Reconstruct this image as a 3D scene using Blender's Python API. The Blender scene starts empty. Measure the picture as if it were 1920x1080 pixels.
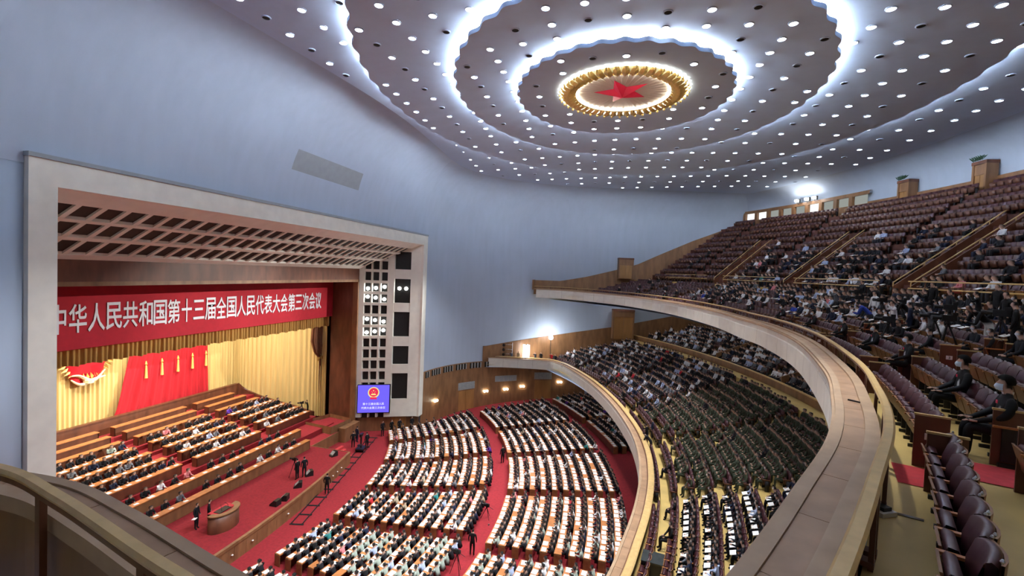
import bpy, math, random
import numpy as np
from mathutils import Vector, Matrix
random.seed(11); RNG = np.random.default_rng(11)
S = bpy.context.scene
COL = S.collection
# ------------------------------------------------------------------ camera
# hall axes: +x from the stage towards the rear seats, +y across the hall away from the camera, z up, hall floor z=0
PAN, PITCH, ROLL = 0.25298, 0.03377, 0.04044
CAMZ = 18.6
fw = Vector((-math.sin(PAN)*math.cos(PITCH), math.cos(PAN)*math.cos(PITCH), -math.sin(PITCH)))
rt = Vector((math.cos(PAN), math.sin(PAN), 0.0))
up = rt.cross(fw)
r2 = rt*math.cos(ROLL) + up*math.sin(ROLL)
u2 = -rt*math.sin(ROLL) + up*math.cos(ROLL)
cd = bpy.data.cameras.new('camera'); cd.lens = 16.0; cd.sensor_width = 36.0; cd.clip_start = 0.05; cd.clip_end = 400
cam = bpy.data.objects.new('camera', cd); COL.objects.link(cam)
cam.matrix_world = Matrix(((r2.x, u2.x, -fw.x, 0), (r2.y, u2.y, -fw.y, 0), (r2.z, u2.z, -fw.z, CAMZ), (0, 0, 0, 1)))
S.camera = cam
# ------------------------------------------------------------------ world, exposure
w = bpy.data.worlds.new('world'); S.world = w; w.use_nodes = True
w.node_tree.nodes['Background'].inputs[0].default_value = (0.5, 0.56, 0.66, 1)
w.node_tree.nodes['Background'].inputs[1].default_value = 0.0
S.view_settings.view_transform = 'Standard'; S.view_settings.look = 'None'
S.view_settings.gamma = 1.0; S.view_settings.exposure = 0.24; S.view_settings.use_curve_mapping = False
DOWN = 19.0      # ceiling downlights
COVE = 105.0      # lamps hidden behind the wavy ceiling rings
STAGE = 1250.0   # stage battens
def area_light(name, loc, target, sx, sy, power, color=(1, 1, 1), spread=180):
    l = bpy.data.lights.new(name, 'AREA'); l.shape = 'RECTANGLE'; l.size = sx; l.size_y = sy; l.energy = power; l.color = color
    l.spread = math.radians(spread)
    o = bpy.data.objects.new(name, l); COL.objects.link(o); o.location = loc
    o.rotation_euler = (Vector(target) - Vector(loc)).to_track_quat('-Z', 'Y').to_euler()
    return o
# rows of stage lamps behind the valance and in the proscenium slots
area_light('stage_batten_lamp', (-34.6, 30.5, 16.8), (-37.5, 30.5, 2), 22, 1.5, STAGE*2.0, (1, .93, .82), 130)
area_light('stage_batten_lamp', (-38.5, 31, 15.5), (-42.5, 31, 5), 18, 1.2, STAGE*1.2, (1, .9, .74))
def spot(name, loc, target, power, size, color=(1, 1, 1), radius=.3):
    l = bpy.data.lights.new(name, 'SPOT'); l.energy = power; l.spot_size = math.radians(size); l.spot_blend = .7; l.color = color; l.shadow_soft_size = radius
    o = bpy.data.objects.new(name, l); COL.objects.link(o); o.location = loc; o.rotation_euler = (Vector(target)-Vector(loc)).to_track_quat('-Z', 'Y').to_euler(); return o
FLOOR_FILL = 9200.0   # added fill spots just below the ceiling, not real fixtures, brightening the desks
for x in (-13.0, -5.0, 3.0):
    for y in (14.0, 22.0, 30.0, 38.0, 46.0): spot('floor_fill_spot', (x, y, 29.85), (x-6, y, 0), FLOOR_FILL, 62, (.97, .98, 1))
for k_, ad in enumerate((25.6, 24.5, 23.7)): spot('booth_roof_lamp', (-48+73.2*math.cos(math.radians(ad)), 28.5+73.2*math.sin(math.radians(ad)), 28.3), (-32.5, (24, 31, 38)[k_], 10.5), 75000.0, 17, (1, .96, .9))
# ------------------------------------------------------------------ materials
MATS = {}
def nt(m): m.use_nodes = True; return m.node_tree.nodes, m.node_tree.links
def mat(name, col, rough=.6, var=.12, scale=3.0, metal=0.0, bump=0.0, spec=.4, stretch=None, col2=None):
    if name in MATS: return MATS[name]
    m = bpy.data.materials.new(name); N, L = nt(m); b = N['Principled BSDF']
    b.inputs['Roughness'].default_value = rough; b.inputs['Metallic'].default_value = metal
    b.inputs['Specular IOR Level'].default_value = spec
    tc = N.new('ShaderNodeTexCoord'); src = tc.outputs['Object']
    if stretch:
        mp = N.new('ShaderNodeMapping'); mp.inputs['Scale'].default_value = stretch; L.new(src, mp.inputs[0]); src = mp.outputs[0]
    no = N.new('ShaderNodeTexNoise'); no.inputs['Scale'].default_value = scale; no.inputs['Detail'].default_value = 3; L.new(src, no.inputs['Vector'])
    rp = N.new('ShaderNodeValToRGB'); rp.color_ramp.elements[0].position = .3; rp.color_ramp.elements[1].position = .7
    a = [max(0, c*(1-var)) for c in col]; c2 = col2 or [min(1, c*(1+var)) for c in col]
    rp.color_ramp.elements[0].color = (*a, 1); rp.color_ramp.elements[1].color = (*c2, 1)
    L.new(no.outputs['Fac'], rp.inputs[0]); L.new(rp.outputs[0], b.inputs['Base Color'])
    if bump:
        bp = N.new('ShaderNodeBump'); bp.inputs['Strength'].default_value = bump; L.new(no.outputs['Fac'], bp.inputs['Height']); L.new(bp.outputs[0], b.inputs['Normal'])
    MATS[name] = m; return m
def emit(name, col, strength):
    m = bpy.data.materials.new(name); N, L = nt(m); N.remove(N['Principled BSDF'])
    e = N.new('ShaderNodeEmission'); e.inputs[0].default_value = (*col, 1); e.inputs[1].default_value = strength
    L.new(e.outputs[0], N['Material Output'].inputs[0]); MATS[name] = m; return m
def attr_mat(name, rough=.75):
    m = bpy.data.materials.new(name); N, L = nt(m); b = N['Principled BSDF']; b.inputs['Roughness'].default_value = rough
    b.inputs['Specular IOR Level'].default_value = .25
    a = N.new('ShaderNodeAttribute'); a.attribute_name = 'Col'; L.new(a.outputs['Color'], b.inputs['Base Color']); MATS[name] = m; return m
def wall_mat(name, col, seam=.06):
    # painted plaster with a faint grid of joints
    m = bpy.data.materials.new(name); N, L = nt(m); b = N['Principled BSDF']; b.inputs['Roughness'].default_value = .85
    b.inputs['Specular IOR Level'].default_value = .2
    tc = N.new('ShaderNodeTexCoord'); no = N.new('ShaderNodeTexNoise'); no.inputs['Scale'].default_value = .35; no.inputs['Detail'].default_value = 5
    L.new(tc.outputs['Object'], no.inputs['Vector'])
    mp = N.new('ShaderNodeMapping'); mp.inputs['Scale'].default_value = (.9, .9, .12); L.new(tc.outputs['Object'], mp.inputs[0])
    n2 = N.new('ShaderNodeTexNoise'); n2.inputs['Scale'].default_value = 2.0; L.new(mp.outputs[0], n2.inputs['Vector'])
    ad = N.new('ShaderNodeMath'); ad.operation = 'ADD'; L.new(no.outputs['Fac'], ad.inputs[0]); L.new(n2.outputs['Fac'], ad.inputs[1])
    rp = N.new('ShaderNodeValToRGB'); rp.color_ramp.elements[0].position = .7/2; rp.color_ramp.elements[1].position = 1.3/2
    hf = N.new('ShaderNodeMath'); hf.operation = 'MULTIPLY'; hf.inputs[1].default_value = .5; L.new(ad.outputs[0], hf.inputs[0])
    rp.color_ramp.elements[0].color = (*[c*(1-seam) for c in col], 1); rp.color_ramp.elements[1].color = (*[c*(1+seam) for c in col], 1)
    L.new(hf.outputs[0], rp.inputs[0]); L.new(rp.outputs[0], b.inputs['Base Color']); MATS[name] = m; return m
BLUE = wall_mat('blue_plaster', (.41, .485, .60), .035); CEIL = wall_mat('ceiling_plaster', (.47, .58, .75), .03)
CREAM = mat('cream_stone', (.78, .775, .70), .6, .05, 1.5)
WOOD = mat('panel_wood', (.23, .115, .05), .45, .25, 2.2, stretch=(1, 1, .25), spec=.5)
DWOOD = mat('dark_wood', (.13, .045, .022), .4, .3, 2.0, stretch=(1, 1, .3), spec=.5)
OWOOD = mat('orange_wood', (.42, .16, .05), .4, .2, 3, spec=.5)
GOLDW = mat('gold_rail_wood', (.62, .42, .17), .35, .12, 5, spec=.5)
TANW = mat('tan_coping_wood', (.36, .215, .12), .5, .16, 2.5, spec=.5)
TAN2 = mat('tan_coping_edge', (.42, .285, .175), .5, .12, 2.5)
FLOORG = mat('ochre_floor', (.60, .43, .15), .45, .12, 1.2)
RED = mat('red_carpet', (.25, .014, .02), .95, .15, 6, bump=.1)
REDM = mat('red_mat', (.52, .045, .05), .95, .12, 8)
REDC = mat('red_banner_cloth', (.40, .008, .02), .8, .08, 3)
REDCU = mat('red_curtain', (.46, .012, .022), .85, .15, 2, stretch=(1, 4, .2))
GOLDC = mat('gold_curtain', (.66, .50, .20), .8, .12, 2, stretch=(3, 3, .15))
GOLDV = mat('gold_valance', (.36, .20, .045), .75, .2, 2, stretch=(3, 3, .15))
BROWNC = mat('brown_curtain', (.16, .06, .025), .8, .2, 2)
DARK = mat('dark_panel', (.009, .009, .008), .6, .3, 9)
BLACK = mat('black_metal', (.012, .012, .013), .45, .2, 9)
MAROON = mat('maroon_leather', (.06, .017, .022), .38, .15, 6, spec=.55)
SWOOD = mat('seat_wood', (.20, .085, .03), .4, .25, 4, spec=.5)
GOLD = mat('gold_leaf', (.72, .52, .18), .35, .15, 4, metal=.35)
STARR = mat('star_red', (.85, .03, .09), .35, .05, 2)
PAPER = mat('white_paper', (.83, .83, .82), .8, .03, 3)
STEEL = mat('steel', (.55, .55, .56), .3, .1, 5, metal=.9)
PLAST = mat('white_plastic', (.8, .8, .78), .4, .03, 4)
GREENL = mat('green_leaf', (.03, .09, .05), .6, .3, 9)
TILE = mat('grey_grille', (.33, .35, .34), .6, .15, 4)
CLOTH = attr_mat('clothing_and_skin')
LAMPW = emit('lamp_white', (.95, .97, 1), DOWN); LAMPO = emit('cove_lamp', (.84, .91, 1.0), COVE)
GLOWW = emit('work_lamp', (1, .98, .94), 60.0); LATL = emit('lattice_lamp', (1, .98, .95), 14.0); SCONCE = emit('sconce_glow', (1, .9, .68), 18.0); WINLIT = emit('booth_window_light', (.92, .97, .9), .28)
WINLIT2 = emit('booth_tube_light', (1, 1, .96), 1.1)
SCREEN = emit('screen_violet', (.16, .12, .95), 1.0); SCR_W = emit('screen_white', (.75, .75, 1), 1.0); SCR_R = emit('screen_red', (.8, .03, .1), .9); SCR_G = emit('screen_gold', (.9, .75, .25), .95)
# ------------------------------------------------------------------ helpers
def tag(o, label=None, cat=None, group=None, kind=None):
    if label: o['label'] = label
    if cat: o['category'] = cat
    if group: o['group'] = group
    if kind: o['kind'] = kind
    return o
def link(name, data, parent=None, loc=None, rz=None):
    o = bpy.data.objects.new(name, data); COL.objects.link(o)
    if parent: o.parent = parent
    if loc is not None: o.location = loc
    if rz is not None: o.rotation_euler = (0, 0, rz)
    return o
def empty(name, loc, label, cat, group=None, rz=0.0):
    o = link(name, None, None, loc, rz); o.empty_display_size = .1
    return tag(o, label, cat, group)
def nth(k):
    W_ = ['first', 'second', 'third', 'fourth', 'fifth', 'sixth', 'seventh', 'eighth', 'ninth', 'tenth', 'eleventh', 'twelfth', 'thirteenth', 'fourteenth', 'fifteenth', 'sixteenth', 'seventeenth', 'eighteenth', 'nineteenth']
    if k < 19: return W_[k]
    t, u = divmod(k+1, 10); T_ = ['', '', 'twent', 'thirt', 'fort', 'fift', 'sixt', 'sevent', 'eight', 'ninet', 'hundred']
    if t > 9: return nth((k+1) % 90)+'-plus'
    return T_[t]+'ieth' if u == 0 else T_[t]+'y-'+W_[u-1]
class MB:
    def __init__(s): s.v = []; s.f = []; s.mi = []
    def add(s, vs, fs, m=0):
        n = len(s.v); s.v += [tuple(p) for p in vs]; s.f += [tuple(i+n for i in f) for f in fs]; s.mi += [m]*len(fs); return s
    def box(s, c, d, rz=0.0, m=0, tx=0.0):
        cx, cy, cz = c; a, b, h = d[0]/2, d[1]/2, d[2]/2; k, q = math.cos(rz), math.sin(rz); vs = []
        for z in (-h, h):
            for x, y in ((-a, -b), (a, -b), (a, b), (-a, b)):
                X = x + tx*z; vs.append((cx + X*k - y*q, cy + X*q + y*k, cz + z))
        return s.add(vs, [(0, 3, 2, 1), (4, 5, 6, 7), (0, 1, 5, 4), (1, 2, 6, 5), (2, 3, 7, 6), (3, 0, 4, 7)], m)
    def bbox(s, x0, x1, y0, y1, z0, z1, m=0): return s.box(((x0+x1)/2, (y0+y1)/2, (z0+z1)/2), (x1-x0, y1-y0, z1-z0), 0, m)
    def tube(s, pts, r, n=6, m=0, cap=True, rs=None):
        pts = [Vector(p) for p in pts]; vs = []; fs = []
        for i, p in enumerate(pts):
            t = (pts[min(i+1, len(pts)-1)] - pts[max(i-1, 0)]).normalized()
            a = t.cross(Vector((0, 0, 1))); a = a.normalized() if a.length > 1e-3 else Vector((1, 0, 0)); b = t.cross(a)
            rr = rs[i] if rs else r
            for k in range(n):
                an = 2*math.pi*k/n; vs.append(p + (a*math.cos(an) + b*math.sin(an))*rr)
        for i in range(len(pts)-1):
            for k in range(n): fs.append((i*n+k, i*n+(k+1) % n, (i+1)*n+(k+1) % n, (i+1)*n+k))
        if cap: fs += [tuple(range(n))[::-1], tuple(range((len(pts)-1)*n, len(pts)*n))]
        return s.add(vs, fs, m)
    def lathe(s, c, prof, n=12, m=0):
        vs = []; fs = []
        for r, z in prof:
            for k in range(n): a = 2*math.pi*k/n; vs.append((c[0]+r*math.cos(a), c[1]+r*math.sin(a), c[2]+z))
        for i in range(len(prof)-1):
            for k in range(n): fs.append((i*n+k, i*n+(k+1) % n, (i+1)*n+(k+1) % n, (i+1)*n+k))
        fs += [tuple(range(n))[::-1], tuple(range((len(prof)-1)*n, len(prof)*n))]
        return s.add(vs, fs, m)
    def grid(s, rows, m=0, closed=False):
        n = len(rows[0]); vs = [p for r in rows for p in r]; fs = []
        for i in range(len(rows)-1):
            for k in range(n if closed else n-1): fs.append((i*n+k, i*n+(k+1) % n, (i+1)*n+(k+1) % n, (i+1)*n+k))
        return s.add(vs, fs, m)
    def mesh(s, name, mats, smooth=False):
        me = bpy.data.meshes.new(name); me.from_pydata(s.v, [], s.f)
        for m in (mats if isinstance(mats, (list, tuple)) else [mats]): me.materials.append(m)
        if any(s.mi): me.polygons.foreach_set('material_index', s.mi)
        if smooth: me.polygons.foreach_set('use_smooth', [True]*len(s.f))
        me.update(); return me
    def build(s, name, mats, parent=None, smooth=False): return link(name, s.mesh(name, mats, smooth), parent)
def struct(name, mb, mats, smooth=False, parent=None):
    o = mb.build(name, mats, parent, smooth)
    if not parent: o['kind'] = 'structure'
    return o
def catmull(P, n=8):
    P = [np.array(p, float) for p in P]; Q = [2*P[0]-P[1]] + P + [2*P[-1]-P[-2]]; out = []
    for i in range(1, len(Q)-2):
        for k in range(n):
            t = k/n; a, b, c, d = Q[i-1:i+3]
            out.append(.5*((2*b) + (c-a)*t + (2*a-5*b+4*c-d)*t*t + (3*b-a-3*c+d)*t**3))
    out.append(P[-1]); return np.array(out)
def resample(P, step):
    P = np.array(P); s = np.r_[0, np.cumsum(np.linalg.norm(np.diff(P, axis=0), axis=1))]; n = max(2, int(round(s[-1]/step)))
    t = np.linspace(0, s[-1], n+1); return np.c_[np.interp(t, s, P[:, 0]), np.interp(t, s, P[:, 1])]
def normals(P):
    t = np.gradient(P, axis=0); t /= np.linalg.norm(t, axis=1)[:, None]; return np.c_[t[:, 1], -t[:, 0]]   # towards the audience side
# ------------------------------------------------------------------ hall shell
CX, CY = -48.0, 28.5                       # centre of the seating arcs
WALLF = [(-23, 48.3), (-22.6, 51), (-21.6, 54), (-20, 56.6), (-17, 59.6), (-13, 62.2), (-8, 64.2), (0, 66), (8, 67.4), (15.2, 68.6)]
REAR = [(CX+74.8*math.cos(a), CY+74.8*math.sin(a)) for a in np.radians(np.linspace(32.39, -32.39, 40))]
WALLN = [(x, 59-y) for x, y in WALLF[::-1]]
WSM = [tuple(p) for p in catmull(WALLF, 6)]
PER = np.array(WSM + REAR[1:-1] + [(x, 59-y) for x, y in WSM[::-1]])    # counter-clockwise seen from below; stage wall closes it
P0 = np.array([0.0, 30.5])
def hit(phi, poly=np.vstack([PER, PER[:1]])):
    d = np.array([math.cos(phi), math.sin(phi)]); best = None
    for a, b in zip(poly[:-1], poly[1:]):
        e = b-a; den = d[0]*e[1]-d[1]*e[0]
        if abs(den) < 1e-9: continue
        q = a-P0; t = (q[0]*e[1]-q[1]*e[0])/den; s = (q[0]*d[1]-q[1]*d[0])/den
        if t > 0 and -1e-6 <= s <= 1+1e-6 and (best is None or t < best): best = t
    return best
def ang_of(p): return math.atan2(p[1]-P0[1], p[0]-P0[0])
PH_F0, PH_F1 = ang_of(WALLF[0]), ang_of(WALLF[-1])       # far wall
PH_N1, PH_N0 = ang_of(WALLN[0]), ang_of(WALLN[-1])
RINGS = [((-1.1, 30.2), 6.55, 7.2, 36), ((-.67, 30.8), 10.85, 13.1, 48), ((.37, 31.5), 17.0, 21.2, 64)]
NP = 512
PHI = np.linspace(-math.pi, math.pi, NP, endpoint=False)
def ring_r(k, phi, off=0.0):
    (cx, cy), rx, ry, n = RINGS[k]
    wob = 1 + (.09/rx)*math.sin(n*phi)
    return np.array([cx + (rx*wob+off)*math.cos(phi), cy + (ry*wob+off)*math.sin(phi)])
def cove_w(phi):
    # how far the cove reaches in from the wall, and the height where it meets the wall
    p = P0 + hit(phi)*np.array([math.cos(phi), math.sin(phi)])
    if p[0] < -22.9: return 5.6, 22.3
    if p[0] > 15.3: return 3.0, 27.6
    t = (p[0]+23)/38.3; return 5.6*(1-t)+4.0*t, 22.3+(26.8-22.3)*t
ZC = 30.05
HITS = {p: hit(p) for p in PHI}
def shell(phis, z0, closed=False):
    rows = []
    prof = []
    for phi in phis:
        d = np.array([math.cos(phi), math.sin(phi)]); R = hit(phi); cw, zc = cove_w(phi)
        zb = z0 if not callable(z0) else z0(P0+R*d)
        col = [(*(P0+R*d), zb), (*(P0+R*d), (zb+zc)/2), (*(P0+R*d), zc)]
        for k in range(1, 13):
            a = k/12*math.pi/2
            col.append((*(P0+(R-cw*(1-math.cos(a)))*d), zc+(ZC-zc)*math.sin(a)))
        prof.append(col)
    return MB().grid(prof, 0)
def lin(a, b, n): return np.linspace(a, b, n)
struct('wall_right', shell(lin(PH_F1, PH_F0, 90), 0.0), BLUE, True)
struct('wall_back', shell(lin(PH_N1, PH_F1, 90), 15.0), BLUE, True)
struct('wall_left', shell(lin(PH_N0, PH_N1, 90), 0.0), BLUE, True)
mb = shell(lin(PH_F0, PH_N0+2*math.pi, 120), 22.1)
for y0, y1 in ((10.7, 12.6), (48.3, 48.45)): mb.bbox(-23.3, -23.02, y0, y1, -.5, 22.25)
mb.bbox(-23.3, -23.02, 12.5, 48.5, 21.9, 22.4)
wall_front = struct('wall_front', mb, BLUE, True)
# ventilation panel let into the front cove above the stage: a slightly greyer field of plaster
def cove_pt(y, t):
    phi = math.atan2(y-P0[1], -23-P0[0]); d = np.array([math.cos(phi), math.sin(phi)]); R = hit(phi); cw, zc = cove_w(phi); a = t*math.pi/2
    return (*(P0+(R-cw*(1-math.cos(a))-.015)*d), zc+(ZC-zc)*math.sin(a)-.01)
GREYP = mat('grey_vent_plaster', (.30, .33, .355), .9, .05, 2)
mb = MB().grid([[cove_pt(y, t) for t in (.23, .27, .31, .355)] for y in np.linspace(26.3, 34.3, 16)])
tag(mb.build('vent_panel', GREYP), 'long grey rectangular vent panel in the blue wall above the stage frame', 'vent')
# ------------------------------------------------------------------ ceiling with three wavy rings
def plate(name, outer_k, inner_k, z_in, z_out, z_lip=None):
    mb = MB(); rows = []
    for phi in PHI:
        d = np.array([math.cos(phi), math.sin(phi)])
        if inner_k is None: a = np.array(RINGS[0][0]); zi = z_in
        else: a = ring_r(inner_k, phi, -.75)
        if outer_k is None:
            R = hit(phi); cw, _ = cove_w(phi); b = P0+(R-cw+.02)*d
        else: b = ring_r(outer_k, phi)
        col = []
        for t in (0, .06, .2, .5, 1): col.append((*(a+(b-a)*t), z_in+(z_out-z_in)*t))
        if z_lip is not None:
            col.append((*b, z_lip)); b2 = ring_r(outer_k, phi, -.05); col.append((*b2, z_lip)); b3 = ring_r(outer_k, phi, -.06); col.append((*b3, z_out+.02))
        rows.append(col)
    rows.append(rows[0]); mb.grid(rows); return struct(name, mb, CEIL, False)
ceil0 = plate('ceiling', None, 2, 30.5, ZC)
plate('ceiling_ring_1', 0, None, 30.0, 30.0, 30.22)
plate('ceiling_ring_2', 1, 0, 30.55, 30.0, 30.22)
plate('ceiling_ring_3', 2, 1, 30.55, 30.0, 30.22)
for k, lab in enumerate(('innermost wavy ring of hidden white lamps around the star', 'middle wavy ring of hidden white ceiling lamps', 'outermost wavy ring of hidden white ceiling lamps')):
    rows = []
    for phi in list(PHI[::2]) + [PHI[0]]:
        rows.append([(*ring_r(k, phi, -.22+dx), 30.29+dz) for dx, dz in ((-.05, 0), (.05, 0), (.05, .09), (-.05, .09), (-.05, 0))])
    tag(MB().grid(rows).build('cove_lamp_ring', LAMPO), lab, 'lamp', 'lamp rings hidden in the ceiling')
# ------------------------------------------------------------------ star medallion
MC = Vector((-1.0, 29.15, 29.86))
MEDL = emit('medallion_lamp', (1, .93, .78), 30.0)
med = empty('star_medallion', MC, 'gilded round ceiling medallion with red star at the centre of the rings', 'ceiling rose')
CREAML = mat('cream_glass', (.86, .80, .70), .5, .04, 1.0)
mb = MB().lathe((0, 0, 0), [(0.05, .1), (2.85, .1), (2.85, -.02)], 72); mb.f = mb.f[:-1]; mb.mi = mb.mi[:-1]; mb.build('disc', CREAML, med)
mb = MB()
for k in range(40):
    a = 2*math.pi*k/40; c, s = math.cos(a), math.sin(a); w0 = .05 if k % 2 else .1
    for r0, r1_ in ((1.0, 2.7),): mb.add([(r0*c-w0*.3*s, r0*s+w0*.3*c, .09), (r1_*c-w0*s, r1_*s+w0*c, .09), (r1_*c, r1_*s, .05), (r1_*c+w0*s, r1_*s-w0*c, .09), (r0*c+w0*.3*s, r0*s-w0*.3*c, .09)], [(0, 1, 2), (0, 2, 4), (2, 3, 4)])
mb.build('ray_relief', CREAML, med)
mb = MB(); ST = []
for k in range(10):
    a = math.radians(-32.5) + math.pi*k/5; r = 1.74 if k % 2 == 0 else .68; ST.append((r*math.cos(a), -.25+r*math.sin(a), .08))
mb.add(ST+[(0, -.25, -.32)], [(k, (k+1) % 10, 10) for k in range(10)]); mb.build('star', STARR, med)
pet = MB()
pr = [(2.85, -.02, .06), (3.05, -.16, .17), (3.35, -.2, .23), (3.6, -.12, .2), (3.78, .02, .1)]
V = []
for r, z, wd in pr: V += [(r, -wd, z+.07), (r, 0, z-.05), (r, wd, z+.07)]
pet.add(V, [(i*3+k, i*3+k+1, i*3+k+4, i*3+k+3) for i in range(4) for k in range(2)])
pm = pet.mesh('petal', GOLD); sp = MB().lathe((3.86, 0, .0), [(.01, -.16), (.07, -.1), (.07, .0), (.02, .03)], 6).mesh('bud', GOLD)
lampm = MB().box((3.9, 0, .1), (.06, .1, .05)).mesh('bulb', MEDL)
for k in range(46):
    a = 2*math.pi*k/46
    o = link('petal', pm, med, None, a); b = link('bud', sp, o); link('bulb', lampm, o)
mb = MB().lathe((0, 0, 0), [(2.84, .06), (2.92, -.06), (3.0, .06)], 60); mb.f = mb.f[:-2]; mb.mi = mb.mi[:-2]; mb.build('inner_rim', GOLD, med)
for nm, r_, z_ in (('inner_lamp', 2.78, .03), ('outer_lamp', 3.72, .075)):
    MB().grid([[(( r_+dr)*math.cos(a), (r_+dr)*math.sin(a), z_+dz) for dr, dz in ((0, 0), (.05, 0), (.05, .05), (0, .05), (0, 0))] for a in np.linspace(0, 2*math.pi, 97)]).build(nm, MEDL, med)
# ------------------------------------------------------------------ ceiling downlights on their grid
XL = [-17.2, -15.25, -13.25, -11.25, -9.4, -7.6, -5.85, -4.1, -2.42, -.7, 1.05, 2.85, 4.65, 6.45, 8.25, 10.1, 12, 13.9, 15.8, 17.8, 19.8, 21.8]
YL = [7.2, 8.8, 10.4, 11.95, 13.5, 15.05, 16.6, 18.15, 19.7, 21.3, 22.85, 24.4, 25.9, 27.4, 29.05, 30.75, 32.5, 34.3, 36.0, 37.8, 40.0, 42.3, 45.1, 47.5, 49.8, 52.5, 55.2, 57.8, 60.4]
lm = MB().lathe((0, 0, 0), [(.22, .03), (.22, -.02), (.18, -.035), (.18, -.005)], 14, 1); lm.f.pop(); lm.mi.pop()
lm.add([(.18*math.cos(2*math.pi*k/14), .18*math.sin(2*math.pi*k/14), -.008) for k in range(14)], [tuple(range(14))], 0)
ltm = lm.mesh('ceiling_light', [LAMPW, CEIL])
dk = MB().lathe((0, 0, 0), [(.22, .03), (.22, -.02), (.17, -.03), (.17, -.002)], 14, 1); dk.f.pop(); dk.mi.pop()
dk.add([(.17*math.cos(2*math.pi*k/14), .17*math.sin(2*math.pi*k/14), -.004) for k in range(14)], [tuple(range(14))], 0)
dkm = dk.mesh('unlit_light', [DARK, CEIL])
def ell(p, k, off=0):
    (cx, cy), rx, ry, n = RINGS[k]; q = math.hypot((p[0]-cx)/rx, (p[1]-cy)/ry); return (q-1)*(rx+ry)/2
cands = []
for i, x0 in enumerate(XL):
    for j, y in enumerate(YL):
        x = x0 - .07*max(0, y-24)
        p = np.array([x, y]); d = p-P0; R = np.hypot(*d); phi = math.atan2(d[1], d[0]); h_ = hit(phi); cw, _ = cove_w(phi)
        if R > h_-cw-.5: continue
        if np.hypot(x-MC.x, y-MC.y) < 4.5: continue
        if any(-1.0 < ell(p, k) < .3 and not (-1.0 < ell(p, k) < -.45) for k in range(3)): continue
        e = [ell(p, k) for k in range(3)]
        if e[0] < 0: z = 30.0
        else:
            k = max(q for q in range(3) if e[q] > 0)
            if k == 2: z = None
            else: z = 30.55 - .55*(e[k]+.75)/(e[k]-e[k+1]+.75)
        if z is None:
            z = 30.5 - .45*min(1, (e[2]+.75)/(e[2]+.75+h_-cw-R))
        lit = not (i % 2 == 0 and j % 2 == 1)
        f_ = np.array([x, y, z-CAMZ]); dep = f_ @ np.array(fw); uu = 960+853.3*(f_ @ np.array(r2))/dep if dep > 0 else -1; vv = 540-853.3*(f_ @ np.array(u2))/dep if dep > 0 else -1
        cands.append((dep if (dep > 0 and -20 < uu < 1940 and vv > -20) else 999+dep, x, y, z, lit, e, i, j))
cands.sort(); nl = nd = 0; restL = MB()
def zshort(e): return 'inside the inner ring' if e[0] < 0 else 'inside the middle ring' if e[1] < 0 else 'inside the outer ring' if e[2] < 0 else 'outside the rings'
def zone(e):
    if e[0] < 0: return 'inside the innermost wavy ring'
    if e[1] < 0: return 'between the inner and middle wavy rings'
    if e[2] < 0: return 'between the middle and outer wavy rings'
    return 'beyond the outermost wavy ring'
def nth0(k):
    W_ = ['first', 'second', 'third', 'fourth', 'fifth', 'sixth', 'seventh', 'eighth', 'ninth', 'tenth', 'eleventh', 'twelfth']
    return W_[k] if k < 12 else '%dth' % (k+1) if k+1 not in (21, 22, 23) else {21: '21st', 22: '22nd', 23: '23rd'}[k+1]
for dep, x, y, z, lit, e, i, j in cands:
    if lit and nl < 300:
        nl += 1; tag(link('ceiling_light', ltm, None, (x, y, z-.02)), 'lit downlight %s, %s line from stage, %s from far end' % (zshort(e), nth(i), nth(len(YL)-1-j)), 'ceiling light', 'lit downlights ' + zone(e))
    elif not lit and dep < 900:
        nd += 1; tag(link('unlit_ceiling_light', dkm, None, (x, y, z-.02)), 'dark unlit lamp hole %s, %s line from stage, %s from far end' % (zshort(e), nth(i), nth(len(YL)-1-j)), 'ceiling light', 'unlit lamp holes ' + zone(e))
    elif lit:
        restL.add([(a+x, b+y, c+z-.02) for a, b, c in lm.v], lm.f); restL.mi[-len(lm.f):] = lm.mi
if restL.v:
    tag(restL.build('ceiling_light', [LAMPW, CEIL]), 'remaining round white downlights spread over the ceiling', 'ceiling light', None, 'stuff')
# ------------------------------------------------------------------ hall floor
def floor_z(r): return max(0.0, .06*(r-34))
rows = []
for r in (6, 15, 25, 28, 34, 38, 42, 46, 50, 54, 58, 62):
    rows.append([(CX+r*math.cos(a), CY+r*math.sin(a), floor_z(r)) for a in np.radians(np.linspace(-66, 68, 80))])
struct('floor', MB().grid(rows), RED)
# ------------------------------------------------------------------ proscenium frame
pro = empty('proscenium_frame', (-23, 30.5, 0), 'cream stone frame around the stage opening with lattice bays', 'stage frame')
def ch(mb, name, mats, parent, smooth=False):      # child built in hall coordinates under a parent placed elsewhere
    o = mb.build(name, mats, parent, smooth); o.matrix_parent_inverse = Matrix.Translation(-Vector(parent.location)) if not parent.rotation_euler.z else parent.matrix_basis.inverted(); return o
YL0, YR0, YL3, YR3 = 13.4, 47.5, 16.4, 44.5; ZT0, ZT3 = 21.33, 18.35
ch(MB().bbox(-23.3, -22.75, 12.46, YL0, .2, 22.38), 'left_jamb', CREAM, pro)
ch(MB().bbox(-23.3, -22.75, YR0, 48.47, 1.66, 22.38), 'right_jamb', CREAM, pro)
ch(MB().bbox(-23.3, -22.75, YL0, YR0, ZT0, 22.38), 'head_beam', CREAM, pro)
ch(MB().bbox(-23.2, -22.68, 12.42, 48.51, 22.38, 22.55), 'cornice', GREYP, pro)
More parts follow.
